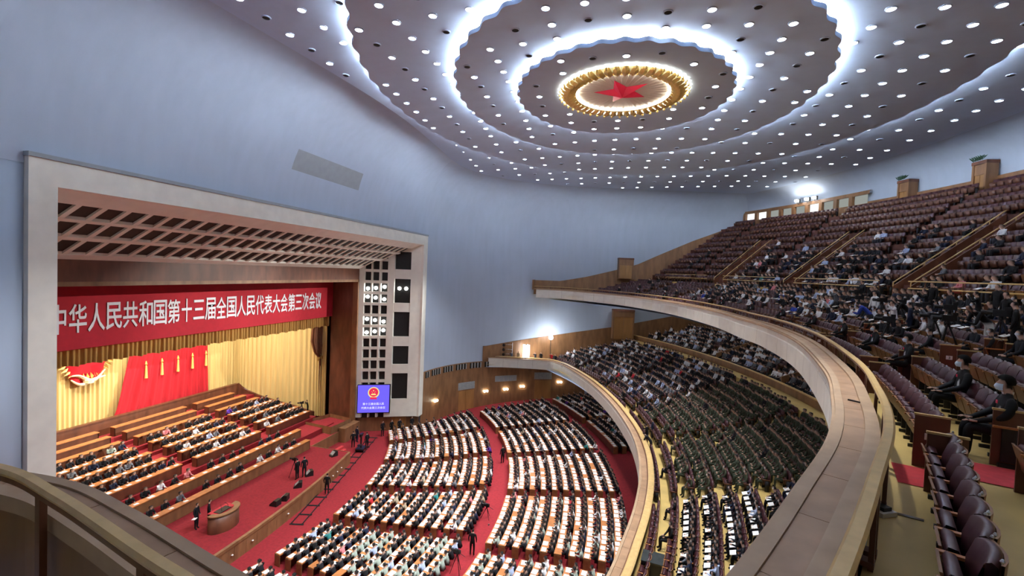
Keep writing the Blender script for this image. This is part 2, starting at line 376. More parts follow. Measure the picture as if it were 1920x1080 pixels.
def jam(s, z, off=0.0, side=1):
    n = Vector((-3.0, 6.0)).normalized() if False else None
    x = -23-6*s; y = YR0-3*s if side > 0 else YL0+3*s
    return (x-.0, y+off*side, z)
def soff(s, y, off=0.0): return (-23-6*s, y, ZT0-(ZT0-ZT3)*s+off)
# right splay: cream sheet with ribs, dark recesses behind
COLS = [(.545, .655), (.683, .795), (.812, .92)]
def jbox(s0, s1, z0, z1, off, th):
    vs = [jam(s, z, o) for o in (off, off+th) for s, z in ((s0, z0), (s1, z0), (s1, z1), (s0, z1))]
    return MB().add(vs, [(0, 1, 2, 3), (4, 7, 6, 5), (0, 4, 5, 1), (1, 5, 6, 2), (2, 6, 7, 3), (3, 7, 4, 0)])
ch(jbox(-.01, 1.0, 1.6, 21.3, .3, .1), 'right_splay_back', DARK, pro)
for s0, s1 in ((0, .17), (.44, .545), (.655, .683), (.795, .812), (.92, 1.0)): ch(jbox(s0, s1, 1.7, 21.2, 0, .28), 'rib', CREAM, pro)
PZ = [18.05-1.24*k for k in range(14)]
for k in range(15):
    z1 = 18.05+.31 - 1.24*(k-2)
    for s0, s1 in COLS: ch(jbox(s0, s1, z1-.31, z1, .02, .26), 'lattice_bar', CREAM, pro)
OP = [(3.72, 6.66), (7.7, 9.77), (10.86, 13.65), (14.67, 17.38), (18.46, 20.44)]
zz = 1.7
for a, b in OP + [(21.2, 21.2)]:
    ch(jbox(.17, .44, zz, a if a != 21.2 else 21.2, .03, .26), 'cross_beam', CREAM, pro); zz = b
pane = None
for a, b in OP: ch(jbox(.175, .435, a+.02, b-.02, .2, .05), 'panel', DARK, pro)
for k in range(15):
    zc = 18.05 - 1.24*(k-2)
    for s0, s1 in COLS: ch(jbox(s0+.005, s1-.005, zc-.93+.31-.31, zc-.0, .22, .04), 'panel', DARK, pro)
# lamps glowing in the lattice
lampball = MB().lathe((0, 0, 0), [(.02, -.2), (.17, -.12), (.2, 0), (.17, .12), (.02, .2)], 10).mesh('stage_lamp', LATL)
lamps = [(r, c) for r in (3, 4, 6, 7) for c in range(3)]
for r, c in lamps:
    s = sum(COLS[c])/2; z = 18.05-1.24*(r-2)-.45+.16*math.sin(r*3+c)
    tag(link('stage_lamp', lampball, None, jam(s, z, .12)), 'glowing stage lamp in the right lattice bay, %s row from the top, %s column' % (nth(r), ('outer', 'middle', 'inner')[c]), 'lamp', 'stage lamps in the lattice')
for q, s in enumerate((.25, .36)):
    tag(link('stage_lamp', lampball, None, jam(s, 16.3, .15)), 'small bright lamp in the second tall opening of the frame, %s one' % ('right', 'left')[q], 'lamp', 'stage lamps in the lattice')
# left splay (seen only from other places)
vs = [jam(s, z, 0, -1) for s, z in ((0, .2), (1, .2), (1, 21.2), (0, 21.2))]; ch(MB().add(vs, [(0, 1, 2, 3)]), 'left_splay', CREAM, pro)
# soffit lattice
def sbox(s0, s1, y0, y1, off, th):
    vs = [soff(s, y, o) for o in (off, off+th) for s, y in ((s0, y0), (s1, y0), (s1, y1), (s0, y1))]
    return MB().add(vs, [(0, 1, 2, 3), (4, 7, 6, 5), (0, 4, 5, 1), (1, 5, 6, 2), (2, 6, 7, 3), (3, 7, 4, 0)])
SR = [(.17, .365), (.405, .625), (.675, .915)]
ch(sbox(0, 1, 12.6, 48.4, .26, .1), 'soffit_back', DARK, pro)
for s0, s1 in ((0, .17), (.365, .405), (.625, .675), (.915, 1.02)): ch(sbox(s0, s1, YL0+3*s0*.0, YR0, 0, .2), 'rib', CREAM, pro)
for k in range(32):
    y = 13.9+1.06*k
    for q, (s0, s1) in enumerate(SR):
        lim = YR0-3*(s0+s1)/2
        if y > lim-.1: continue
        ch(sbox(s0, s1, y-.12+q*.0, y+.12, .02, .2), 'lattice_bar', CREAM, pro)
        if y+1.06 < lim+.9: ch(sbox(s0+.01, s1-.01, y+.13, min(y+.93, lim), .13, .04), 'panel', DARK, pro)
# ------------------------------------------------------------------ stage box
struct('stage_floor', MB().bbox(-60, -29, 8, 46.4, .9, 1.1), RED)
# apron edge with wood fascia, curved
def apron(y): return -23.0 - .0075*(y-22)**2 if y > 22 else -23.0-.002*(y-22)**2
ys = np.linspace(13.5, 37.2, 40)
mb = MB().grid([[(apron(y), y, 1.12), (apron(y)-6.2, y, 1.12)] for y in ys]); struct('stage_apron', mb, RED)
ap = empty('stage_fascia', (-23, 25, 0), 'curved wooden front of the stage apron above the red carpet', 'stage front')
ye = np.linspace(13.5, 37.2, 27)
for a, b in zip(ye[:-1], ye[1:]):
    mb = MB(); m_ = (a+b)/2
    for y0, y1 in ((a+.012, b-.012),):
        mb.grid([[(apron(y)+.02, y, 0), (apron(y)+.06, y, 0), (apron(y)+.06, y, 1.0), (apron(y)+.02, y, 1.0), (apron(y)+.02, y, 0)] for y in (y0, y1)])
    ch(mb, 'panel', WOOD, ap)
mb = MB().grid([[(apron(y)-.12, y, 1.12), (apron(y)-.12, y, 1.17), (apron(y)+.09, y, 1.17), (apron(y)+.09, y, .98), (apron(y), y, .98)] for y in ys]); ch(mb, 'edge_cap', WOOD, ap)
ch(MB().bbox(-29.1, apron(37.2)+.06, 37.2, 37.26, 0, 1.15), 'side_panel', WOOD, ap)
ch(MB().bbox(-29.0, -28.94, 37.3, 41.5, 0, 1.12), 'side_panel', WOOD, ap)
bm_ = MB().lathe((0, 0, 0), [(.02, -.05), (.07, 0), (.02, .05)], 8).mesh('marker_bulb', PLAST)
for k, y in enumerate((22.4, 24.0, 27.4, 33.6, 34.4, 35.2)): tag(link('footlight', bm_, None, (apron(y)+.14, y, .55)), 'small white lamp on the wooden stage front, %s from the lectern side' % nth(k), 'lamp', 'small lamps on the stage front')
# stage side walls, wood frame behind the cream one
wf = empty('stage_portal', (-30, 30.5, 0), 'dark wooden inner portal framing the stage behind the cream lattice', 'stage frame')
ch(MB().bbox(-32.4, -29.0, 44.45, 45.2, .9, 18.6), 'jamb', DWOOD, wf); ch(MB().bbox(-32.4, -29.0, 15.7, 16.45, .9, 18.6), 'jamb', DWOOD, wf)
ch(MB().bbox(-32.4, -29.0, 15.7, 45.2, 17.0, 18.5), 'lintel', DWOOD, wf)
ch(MB().bbox(-29.6, -28.98, 44.3, 44.5, 1.1, 17.2), 'edge_moulding', WOOD, wf); ch(MB().bbox(-29.6, -28.98, 16.4, 44.5, 16.9, 17.15), 'edge_moulding', WOOD, wf)
struct('wall_stage_back', MB().bbox(-45.2, -45, 10, 50, .9, 20), DWOOD)
struct('wall_stage_side', MB().bbox(-45, -29.2, 46.5, 46.8, .9, 20).bbox(-45, -29.2, 12.8, 13.1, .9, 20), DWOOD)
struct('ceiling_stage', MB().bbox(-45, -29.2, 10, 50, 19.6, 19.8), DARK)
# ------------------------------------------------------------------ banner with its characters
ban = empty('red_banner', (-32.2, 30.5, 13), 'long red banner with white characters hung across the top of the stage', 'banner')
ch(MB().bbox(-32.28, -32.2, 16.5, 44.4, 12.9, 16.8), 'cloth', REDC, ban)
TXT = '中华人民共和国第十三届全国人民代表大会第三次会议'
WHITEC = mat('white_lettering', (.72, .76, .80), .7, .02, 3)
def glyph_mesh(ch_, size, bold, mtl, ext=.02):
    cu = bpy.data.curves.new('character', 'FONT'); cu.body = ch_; cu.size = size; cu.align_x = 'CENTER'; cu.align_y = 'CENTER'; cu.offset = bold; cu.extrude = ext; cu.resolution_u = 3
    o = bpy.data.objects.new('tmp', cu); COL.objects.link(o); dg = bpy.context.evaluated_depsgraph_get(); me = bpy.data.meshes.new_from_object(o.evaluated_get(dg)); bpy.data.objects.remove(o)
    v = np.array([p.co for p in me.vertices]) if len(me.vertices) else np.zeros((1, 3)); c = (v.min(0)+v.max(0))/2
    for p in me.vertices: p.co = p.co - Vector((c[0], c[1], 0))
    me.name = 'character'; me.materials.clear(); me.materials.append(mtl); return me, v.max(0)-v.min(0)
GC = {}
for k, c_ in enumerate(TXT):
    if c_ not in GC: GC[c_] = glyph_mesh(c_, 1.0, .012, WHITEC)
    me, d_ = GC[c_]; y = 18.98+(41.9-18.98)*k/23; o = link('character', me, ban)
    o.location = Vector((-32.17, y, 14.78)) - Vector(ban.location); o.rotation_euler = (math.pi/2, 0, math.pi/2)
    k_ = .93/max(d_[0], .001) if c_ not in '中十' else .8/d_[0]; o.scale = (k_, 1.75/d_[1] if c_ not in '三' else 1.5/d_[1], 1)
# ------------------------------------------------------------------ curtains
def pleat(y0, y1, x, z0, z1, amp=.12, n=60, ax='y', zfun=None, per=8):
    rows = []
    for k in range(n*per+1):
        t = k/(n*per); s = y0+(y1-y0)*t; d = amp*math.sin(2*math.pi*n*t)+amp*.4*math.sin(2*math.pi*n*t*.37+1)
        zb = z0 if zfun is None else zfun(t)
        rows.append([(x+d, s, zb), (x+d*.7, s, z1)] if ax == 'y' else [(s, x+d, zb), (s, x+d*.7, z1)])
    return MB().grid(rows)
val = pleat(16.5, 44.4, -32.6, 11.5, 13.4, .09, 90, zfun=lambda t: 11.75+.12*abs(math.sin(t*70)))
tag(val.build('valance', GOLDV, None, True), 'pleated dull gold valance hanging below the red banner', 'curtain')
tag(pleat(14, 41.8, -42.6, 4.4, 17, .1, 80).build('backdrop_curtain', GOLDC, None, True), 'pale gold pleated curtain across the back of the stage', 'curtain')
rows = []
P_ = catmull([(-42.6, 41.4), (-41.5, 41.8), (-38, 42.6), (-34, 43.6), (-32.6, 44.1)], 40)
Nn = normals(P_)
for k, (p, n_) in enumerate(zip(P_, Nn)): d = .1*math.sin(k*1.1); rows.append([(p[0]+n_[0]*d, p[1]+n_[1]*d, 1.6), (p[0]+n_[0]*d*.7, p[1]+n_[1]*d*.7, 17)])
tag(MB().grid(rows).build('side_curtain', GOLDC, None, True), 'pale gold pleated curtain along the right side of the stage', 'curtain')
rows = []
P_ = catmull([(-42.6, 17.6), (-38, 17.2), (-33, 16.8)], 40); Nn = normals(P_)
for k, (p, n_) in enumerate(zip(P_, Nn)): d = .1*math.sin(k*1.1); rows.append([(p[0]+n_[0]*d, p[1]+n_[1]*d, 1.6), (p[0]+n_[0]*d, p[1]+n_[1]*d, 17)])
tag(MB().grid(rows).build('side_curtain', BROWNC, None, True), 'dark brown curtain along the left side of the stage', 'curtain')
# red flag draperies with gold tassels
fl = empty('red_drapery', (-42.2, 33, 4.5), 'tall red pleated drapery on the gold backdrop with gold tassels', 'curtain')
rows = []
for k in range(241):
    t = k/240; d = .12*math.sin(t*75)+.08*math.sin(t*33+1); yb = 28.6+(37.9-28.6)*t; yt = 30.6+(37.6-30.6)*t
    col = []
    for q in range(9):
        s = q/8; sag = .25*math.sin(s*9+t*20)*max(0, .35-t)*2.5*max(0, 1-s*1.6); col.append((-42.15+d*(1-.4*s)+sag*.5, yb+(yt-yb)*s**.8, 4.45+s*8.5))
    rows.append(col)
ch(MB().grid(rows), 'cloth', REDCU, fl, True)
GT = mat('gold_tassel', (.75, .55, .15), .6, .1, 6)
for y in (31.3, 32.75, 34.3, 35.8, 37.3):
    ch(MB().tube([(-41.9, y, 9.3), (-41.88, y, 9.0), (-41.88, y, 8.85), (-41.88, y, 7.75)], .1, 8, rs=[.03, .1, .07, .12]), 'tassel', GT, fl)
# emblem on the backdrop: its gilded grain ring and red ribbon knot show below the valance
em = empty('stage_emblem', (-42.3, 26.9, 9.8), 'large round red and gold emblem hanging on the gold backdrop behind the valance', 'emblem')
ch(MB().tube([(-42.42, 26.9, 10.6), (-42.28, 26.9, 10.6)], 1.6, 40), 'field', REDC, em)
mb = MB()
for k in range(33):
    a = math.radians(-90+ (k-16)*9.3); c, s = math.cos(a), math.sin(a); mb.add([(-42.25, 26.9+1.5*c, 10.6+1.5*s), (-42.12, 26.9+1.85*c-.12*s, 10.6+1.85*s+.12*c), (-42.25, 26.9+2.15*c, 10.6+2.15*s), (-42.12, 26.9+1.85*c+.12*s, 10.6+1.85*s-.12*c)], [(0, 1, 2), (0, 2, 3)])
ch(mb, 'grain_ring', GOLD, em)
REDR = mat('red_ribbon', (.62, .015, .03), .5, .1, 3)
rows = [[(-42.3+.1*math.sin(t*9), 25.6+2.5*t, 9.35-1.25*math.sin(math.pi*t)**.6-.25*abs(t-.5)), (-42.2+.14*math.sin(t*9), 25.6+2.5*t, 10.1-.5*math.sin(math.pi*t)-.3*abs(t-.5))] for t in np.linspace(0, 1, 24)]
ch(MB().grid(rows), 'ribbon', REDR, em, True)
mb = MB()
for s_, z0, am in ((1, 9.05, .22), (-1, 8.75, .15)):
    mb.tube([(-42.05, 25.7+2.4*t, z0+am*math.sin(t*7*s_)-.45*math.sin(math.pi*t)) for t in np.linspace(0, 1, 20)], .11, 6, rs=[.05+.09*math.sin(math.pi*t) for t in np.linspace(0, 1, 20)])
mb.lathe((-42.05, 26.9, 8.45), [(.02, -.25), (.35, -.15), (.35, .1), (.02, .2)], 10)
ch(mb, 'gilded_knot', mat('pale_gold', (.75, .68, .42), .4, .1, 4), em)
# tied-back brown drape at the right of the portal
dr = empty('tied_drape', (-33.2, 43.2, 1.2), 'brown stage drape tied back at the right portal jamb', 'curtain')
rows = []
for k in range(30):
    t = k/29; rows.append([(-33.2-.25*math.sin(k*1.5), 42.6+1.8*t, 12.2), (-33.2-.25*math.sin(k*1.5), 42.5+1.9*t-.5*math.sin(1.2)*(1-t)*.2, 10.2), (-33.2-.2*math.sin(k*1.5), 42.9+1.5*t, 8.9), (-33.2-.12*math.sin(k*1.5), 43.7+.7*t, 8.1), (-33.2-.15*math.sin(k*1.5), 43.9+.5*t, 4), (-33.2-.15*math.sin(k*1.5), 43.9+.5*t, 1.2)])
ch(MB().grid(rows), 'cloth', BROWNC, dr, True)
rows = [[(-33.05+.2*math.sin(t*14), 43.2+1.1*t, 8.3-.35*(1-t)), (-33.05+.2*math.sin(t*14), 43.2+1.1*t, 8.6-.35*(1-t))] for t in np.linspace(0, 1, 12)]
ch(MB().grid(rows), 'tie', GOLDV, dr, True)
tag(pleat(16.5, 19.2, -33.0, 1.2, 12.5, .12, 7).build('left_drape', BROWNC, None, True), 'dark brown stage drape at the left portal jamb', 'curtain')
# big violet screen on the right lattice
sc = empty('wall_screen', jam(.7, 3.8), 'violet display screen with red and gold emblem on the right lattice bay', 'screen')
ch(jbox(.44, .965, 2.2, 5.45, -.14, .13), 'frame', BLACK, sc); ch(jbox(.45, .955, 2.28, 5.38, -.16, .03), 'display', SCREEN, sc)
sx = Vector((-6, -3, 0)).normalized()
def sput(me, s, z, name='emblem_part', off=-.2):
    o = link(name, me, sc); o.location = Vector(jam(s, z, off)) - Vector(sc.location); o.rotation_euler = (math.pi/2, 0, math.atan2(3, 6)); return o
def disc(r, n, mtl, r0=0.0):
    mb = MB(); vs = [(r*math.cos(2*math.pi*k/n), r*math.sin(2*math.pi*k/n), 0) for k in range(n)]
    if r0: vs += [(r0*math.cos(2*math.pi*k/n), r0*math.sin(2*math.pi*k/n), 0) for k in range(n)]; mb.add(vs, [(k, (k+1) % n, n+(k+1) % n, n+k) for k in range(n)])
    else: mb.add(vs, [tuple(range(n))])
    return mb.mesh('disc', mtl)
sput(disc(.62, 30, SCR_G), .7, 4.55, 'emblem_ring'); sput(disc(.5, 30, SCR_R), .7, 4.57, 'emblem_field', -.21)
mb = MB()
for (x, y, r) in ((0, .2, .1), (-.2, .08, .045), (.2, .08, .045), (-.12, -.03, .045), (.12, -.03, .045)):
    mb.add([(x+(r if k % 2 == 0 else r*.4)*math.sin(k*math.pi/5), y+(r if k % 2 == 0 else r*.4)*math.cos(k*math.pi/5), 0) for k in range(10)], [tuple(range(10))])
mb.add([(-.26, -.3, 0), (.26, -.3, 0), (.26, -.2, 0), (.16, -.14, 0), (-.16, -.14, 0), (-.26, -.2, 0)], [tuple(range(6))]); sput(mb.mesh('stars', SCR_G), .7, 4.57, 'emblem_stars', -.22)
sput(MB().add([(-.4, -.12, 0), (.4, -.12, 0), (.32, .12, 0), (-.32, .12, 0)], [(0, 1, 2, 3)]).mesh('ribbon', SCR_R), .7, 3.9, 'emblem_ribbon', -.22)
for ln, z in (('第十三届全国人民', 3.27), ('代表大会第三次会议', 2.82)):
    me, d_ = glyph_mesh(ln, .29, .004, SCR_W, .002); sput(me, .7, z, 'caption', -.19)
# ------------------------------------------------------------------ balconies
def pol(r, a, z): return (CX+r*math.cos(a), CY+r*math.sin(a), z)
def lift(y): return .29*min(1, max(0, (y-22)/39))
B2 = resample(catmull([(-13.4, -2.2), (-11, .6), (-8.8, 2.4), (-7.0, 3.15), (-5.57, 3.33), (-4.34, 3.12), (-2.64, 2.7), (-1.2, 2.42), (-.25, 2.4), (.4, 3.05), (1.02, 4.03), (1.99, 5.79), (3.24, 8.18), (4.3, 10.86), (5.53, 14.74), (6.97, 21.63), (7.24, 27.4), (6.85, 31.1), (6.18, 37.6), (3.97, 45.9), (.29, 53.1), (-4.0, 57.6), (-7.6, 60.3), (-10, 61.0), (-12.82, 61.1)], 16), .15)
N2 = normals(B2); N2 = N2*np.interp(B2[:, 0], [-2.5, .6], [.74, 1.0])[:, None]*1.0 if False else N2*np.where(B2[:, 1:2] < 30, np.interp(B2[:, 0:1], [-2.5, .6], [.74, 1.0]), 1.0)
B1 = resample(catmull([(-19.2, .9), (-15, -.2), (-11, -1.0), (-8.6, .4), (-5.5, 4.5), (-3.0, 9.5), (-1.2, 14.4), (-.28, 17.8), (.18, 20.1), (.77, 23.6), (1.11, 27.6), (1.02, 31.9), (.28, 36.9), (-1.49, 43.8), (-4.16, 51.0), (-7.42, 57.3), (-8.8, 59.0), (-10.4, 60.0), (-15, 59.3), (-19.0, 58.3)], 12), .5)
N1 = normals(B1)
def sweep(P, N, prof, zf, i0=0, i1=None, close=True):
    i1 = len(P)-1 if i1 is None else i1; rows = []
    pr = prof + ([prof[0]] if close else [])
    for i in range(i0, i1+1): rows.append([(P[i][0]+N[i][0]*d, P[i][1]+N[i][1]*d, zf(P[i])+z) for d, z in pr])
    mb = MB().grid(rows)
    if close:
        n = len(pr); mb.f += [tuple(range(n-1)), tuple(range((len(rows)-1)*n, (len(rows)-1)*n+n-1))[::-1]]; mb.mi += [0, 0]
    return mb
def rect(d0, d1, z0, z1): return [(d0, z0), (d1, z0), (d1, z1), (d0, z1)]
def seg_sweep(P, N, prof, zf, a, b, gap):
    # one piece between arc positions a..b (fractional indices) with a small joint
    idx = np.array([a+gap, *[k for k in range(int(math.ceil(a+gap)), int(b-gap)+1)], b-gap]); ii = np.arange(len(P))
    Q = np.c_[np.interp(idx, ii, P[:, 0]), np.interp(idx, ii, P[:, 1])]; M = np.c_[np.interp(idx, ii, N[:, 0]), np.interp(idx, ii, N[:, 1])]
    return sweep(Q, M, prof, zf)
zf2 = lambda p: 16.25+lift(p[1]); zf1 = lambda p: 7.0
bal2 = empty('upper_balcony_front', (5, 28, 15), 'curved pale fascia and wooden coping of the upper balcony', 'balcony front')
for k in range(0, len(B2)-12, 12): ch(seg_sweep(B2, N2, [(-.05, -1.2), (.14, -1.2), (.14, -.1), (-.02, -.1), (-.02, -.35), (-.05, -.4)], zf2, k, min(k+12, len(B2)-1), .09), 'panel', CREAM, bal2)
for k in range(0, len(B2)-9, 9): ch(seg_sweep(B2, N2, rect(.09, .37, -.1, 0.0), zf2, k, min(k+9, len(B2)-1), .036), 'plank', TANW, bal2)
ch(sweep(B2, N2, rect(-.05, .085, -.1, .02), zf2), 'edge_moulding', TAN2, bal2); ch(sweep(B2, N2, rect(-.1, -.05, -.1, -.04), zf2), 'lower_moulding', TAN2, bal2)
ch(sweep(B2, N2, rect(.37, .56, -.1, .05), zf2), 'inner_coping', TAN2, bal2)
ch(sweep(B2, N2, rect(.46, .54, -.78, -.1), zf2), 'inner_wall', WOOD, bal2)
rail2 = empty('balcony_rail', (5, 28, 15.5), 'long gold wooden handrail on dark posts along the upper balcony', 'railing')
ch(sweep(B2, N2, [(.59, .31), (.7, .31), (.715, .34), (.69, .37), (.6, .37), (.575, .34)], zf2), 'handrail', GOLDW, rail2)
ch(sweep(B2, N2, rect(.605, .685, .25, .31), zf2), 'under_rail', DWOOD, rail2)
for k in range(12, len(B2)-12, 12):
    for q in ((0, 1.7) if k % 24 == 12 else (0,)):
        i = k+q; p = np.array([np.interp(i, np.arange(len(B2)), B2[:, 0]), np.interp(i, np.arange(len(B2)), B2[:, 1])]); n = np.array([np.interp(i, np.arange(len(B2)), N2[:, 0]), np.interp(i, np.arange(len(B2)), N2[:, 1])])
        c = p+n*.645; a = math.atan2(n[1], n[0]); z0 = zf2(p)
        po = ch(MB().box((c[0], c[1], z0-.25), (.05, .1, 1.0), a).box((c[0]-n[0]*.03, c[1]-n[1]*.03, z0-.68), (.12, .14, .06), a), 'post', DWOOD, rail2)
        mbk = MB().box((c[0]+n[0]*.03, c[1]+n[1]*.03, z0-.3), (.1, .05, .1), a).mesh('bracket', STEEL)
        b_ = link('bracket', mbk, po); b_.matrix_parent_inverse = po.matrix_parent_inverse.copy()
# dark slot cover on the coping
i = 33
bal1 = empty('lower_balcony_front', (0, 28, 5), 'curved pale fascia and wooden coping of the lower balcony', 'balcony front')
for k in range(0, len(B1)-4, 4): ch(seg_sweep(B1, N1, [(-.03, -1.25), (.12, -1.25), (.12, -.05), (-.0, -.05), (-.0, -.3), (-.03, -.35)], zf1, k, min(k+4, len(B1)-1), .02), 'panel', CREAM, bal1)
ch(sweep(B1, N1, rect(-.05, .07, -.05, .03), zf1), 'edge_moulding', TAN2, bal1)
for k in range(0, len(B1)-3, 3): ch(seg_sweep(B1, N1, rect(.075, .4, -.05, .0), zf1, k, min(k+3, len(B1)-1), .012), 'plank', TANW, bal1)
ch(sweep(B1, N1, rect(.4, .45, -.05, .04), zf1), 'groove', DWOOD, bal1); ch(sweep(B1, N1, rect(.5, .58, -.9, .06), zf1), 'inner_wall', WOOD, bal1)
ch(sweep(B1, N1, [(.45, .06), (.78, .06), (.8, .1), (.74, .14), (.5, .14), (.45, .1)], zf1), 'handrail', GOLDW, bal1)
# slabs: floor tiers and soffits
def re2(a): return float(np.interp(math.degrees(a), [-40, -27, -20, -7, -1, 9, 18, 27, 33, 39, 46], [54.8, 54.8, 55.17, 55.4, 55.25, 54.94, 54.79, 54.2, 52.4, 51.8, 50]))
def rr2(a): return max(re2(a), 54.1)
ROW2 = []       # (d of seat back, floor z)
for i in range(7): ROW2.append((1.45+.95*i, 15.5+.28*i))
for i in range(11): ROW2.append((9.35+.9*i, 18.0+.74*i))
def wall_clip(r_of, a0, a1, n, margin=.05):
    # angles along a row that stay inside the far side wall
    out = []
    for a in np.linspace(a0, a1, n):
        p = pol(r_of(a), a, 0); yw = np.interp(p[0], [q[0] for q in WALLF], [q[1] for q in WALLF])
        out.append((a, min(p[1], yw-margin) if p[1] > yw-margin else None))
    return [a for a, q in out if q is None]
ANG2 = np.radians(np.linspace(-36, 44, 110))
def clipxy(p):
    yw = np.interp(p[0], [q[0] for q in WALLF], [q[1] for q in WALLF]); yn = 59-yw
    return (p[0], min(max(p[1], yn-.3), yw+.3), p[2])
prof = [(.55, 15.5), (ROW2[0][0]+.12, 15.5)]
for (d, z), (dn, zn) in zip(ROW2[:-1], ROW2[1:]):
    prof += [(d+.121, zn if zn-z < .5 or dn-d < 1.2 else z), ] if False else []
prof = [(.55, 15.5)]
for i, (d, z) in enumerate(ROW2):
    prof.append((d+.12, z))
    if i+1 < len(ROW2): prof.append((d+.125, ROW2[i+1][1]))
prof += [(20.0, ROW2[-1][1]+.1)]
mb = MB(); rows = []
for a in ANG2:
    R = rr2(a); rows.append([clipxy((*pol(re2(a)+d if d < 1 else R+d, a, 0)[:2], z+lift(pol(R+d, a, 0)[1]))) for d, z in prof])
mb.grid(rows)
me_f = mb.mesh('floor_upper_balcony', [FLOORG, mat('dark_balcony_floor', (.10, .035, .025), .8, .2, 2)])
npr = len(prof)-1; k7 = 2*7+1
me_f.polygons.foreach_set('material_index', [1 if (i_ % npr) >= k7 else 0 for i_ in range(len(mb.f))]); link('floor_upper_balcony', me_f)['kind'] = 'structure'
# flat floor of the balcony ends and under the camera
struct('floor_upper_balcony_end', MB().add([(-11, .4, 15.49), (-13.2, -3.2, 15.49), (-2, -7.5, 15.49), (8, -8.5, 15.49), (5.5, 3.0, 15.49), (2.2, 4.4, 15.49), (1, 3.6, 15.49), (0, 2.6, 15.49), (-2.7, 2.2, 15.49), (-7.5, 2.9, 15.49)], [(0, 1, 2, 9), (9, 2, 8), (8, 2, 7), (7, 2, 3, 4), (7, 4, 6), (6, 4, 5)]), FLOORG)
struct('floor_upper_balcony_far_end', MB().add([clipxy((x, y, 15.78)) for x, y in ((-12.9, 61.2), (-9.5, 61.2), (-4, 57.8), (0, 54), (4, 54), (2, 66), (-6, 66), (-12.9, 63))], [(0, 1, 6, 7), (1, 2, 6), (2, 3, 5, 6), (3, 4, 5)]), FLOORG)
mb = MB(); rows = []
for a in ANG2: R = re2(a); rows.append([clipxy(pol(R+d, a, z)) for d, z in ((.1, 15.05), (4, 15.1), (10, 16.4), (20, 22))])
mb.grid(rows); struct('soffit_upper_balcony', mb, CEIL, True)
ROW1 = [(50.15+.9*i, 6.1+.27*i) for i in range(12)] + [(62.9+.9*i, 9.9+.3*i) for i in range(6)]
ANG1 = np.radians(np.linspace(-40, 46, 110))
prof = [(49.5, 6.1)]
for i, (d, z) in enumerate(ROW1):
    prof.append((d+.12, z))
    if i+1 < len(ROW1): prof.append((d+.125, ROW1[i+1][1]))
prof.append((74, 11.6))
rows = [[clipxy(pol(r, a, z)) for r, z in prof] for a in ANG1]
struct('floor_lower_balcony', MB().grid(rows), FLOORG)
struct('floor_lower_balcony_end', MB().add([clipxy((x, y, 6.08)) for x, y in ((-19, 58.6), (-15, 59.7), (-10.4, 60.4), (-8.4, 59), (-5, 55), (-2, 62), (-2, 66), (-12, 63.5), (-17, 60))], [(0, 1, 7, 8), (1, 2, 7), (2, 6, 7), (2, 3, 5, 6), (3, 4, 5)]), FLOORG)
rows = [[clipxy(pol(r, a, z)) for r, z in ((49.2, 5.72), (56, 5.8), (74, 8))] for a in ANG1]
struct('soffit_lower_balcony', MB().grid(rows), CEIL, True)
struct('soffit_lower_balcony_end', MB().add([clipxy((x, y, 5.76)) for x, y in ((-19, 58.4), (-15, 59.4), (-10.4, 60.1), (-8.4, 58.8), (-5, 55), (-2, 62), (-2, 66), (-12, 63.5), (-17, 60))], [(0, 1, 7, 8), (1, 2, 7), (2, 6, 7), (2, 3, 5, 6), (3, 4, 5)]), CEIL)
# ------------------------------------------------------------------ wood panelling on the walls
def wall_pt(x): return np.interp(x, [q[0] for q in WALLF], [q[1] for q in WALLF])
WP = resample(catmull(WALLF, 10), .6); WN = normals(WP)     # normal points out of the hall? checked below
sgn = 1 if (np.array([0, 30.5])-WP[10]) @ WN[10] > 0 else -1
def wstrip(zf0, zf1, d0, d1, cond):
    rows = []
    for p, n in zip(WP, WN):
        if not cond(p): continue
        q = lambda d: (p[0]+n[0]*sgn*d, p[1]+n[1]*sgn*d)
        a, b = zf0(p), zf1(p); rows.append([(*q(d0), a), (*q(d1), a), (*q(d1), b), (*q(d0), b)])
    return MB().grid(rows)
rad = lambda p: math.hypot(p[0]-CX, p[1]-CY)
struct('trim_1', wstrip(lambda p: 0, lambda p: 6.55, -.02, .12, lambda p: p[0] < -5), WOOD)
t1 = lambda p: float(np.interp(p[0], [-18.3, -15.4, -9.4, -1.6, 1.3, 7.5, 15], [8.6, 9.1, 10.15, 11.6, 12.3, 13.8, 15]))
struct('trim_2', wstrip(lambda p: 6.0, t1, -.02, .1, lambda p: p[0] > -19), WOOD)
def z2(r, a):
    d = r-rr2(a); return float(np.interp(d, [0] + [q[0] for q in ROW2], [15.5] + [q[1] for q in ROW2]))
t2 = lambda p: float(np.interp(p[0], [-13, -9.5, -5.9, -1.8, .9, 4, 8.2, 11.6, 15.2], [17.7, 17.7, 18.45, 19.6, 20.45, 22.0, 24.0, 25.4, 27.1]))
struct('trim_3', wstrip(lambda p: max(15.9, t2(p)-3.5), t2, -.02, .1, lambda p: p[0] > -13), WOOD)
# panel behind the rear rows
rows = [[pol(74.78, a, 22), pol(74.6, a, 22), pol(74.6, a, 27.1), pol(74.78, a, 27.1)] for a in np.radians(np.linspace(-32.3, 32.3, 80))]
struct('trim_4', MB().grid(rows), WOOD)
# stage-side end wall of the balcony boxes (wood end boards)
for nm, x, y0, y1, z0, z1 in (('trim_5', -12.85, 60.9, 62.4, 16.4, 17.75),):
    struct(nm, MB().bbox(x-.06, x+.06, y0, y1, z0, z1), WOOD)
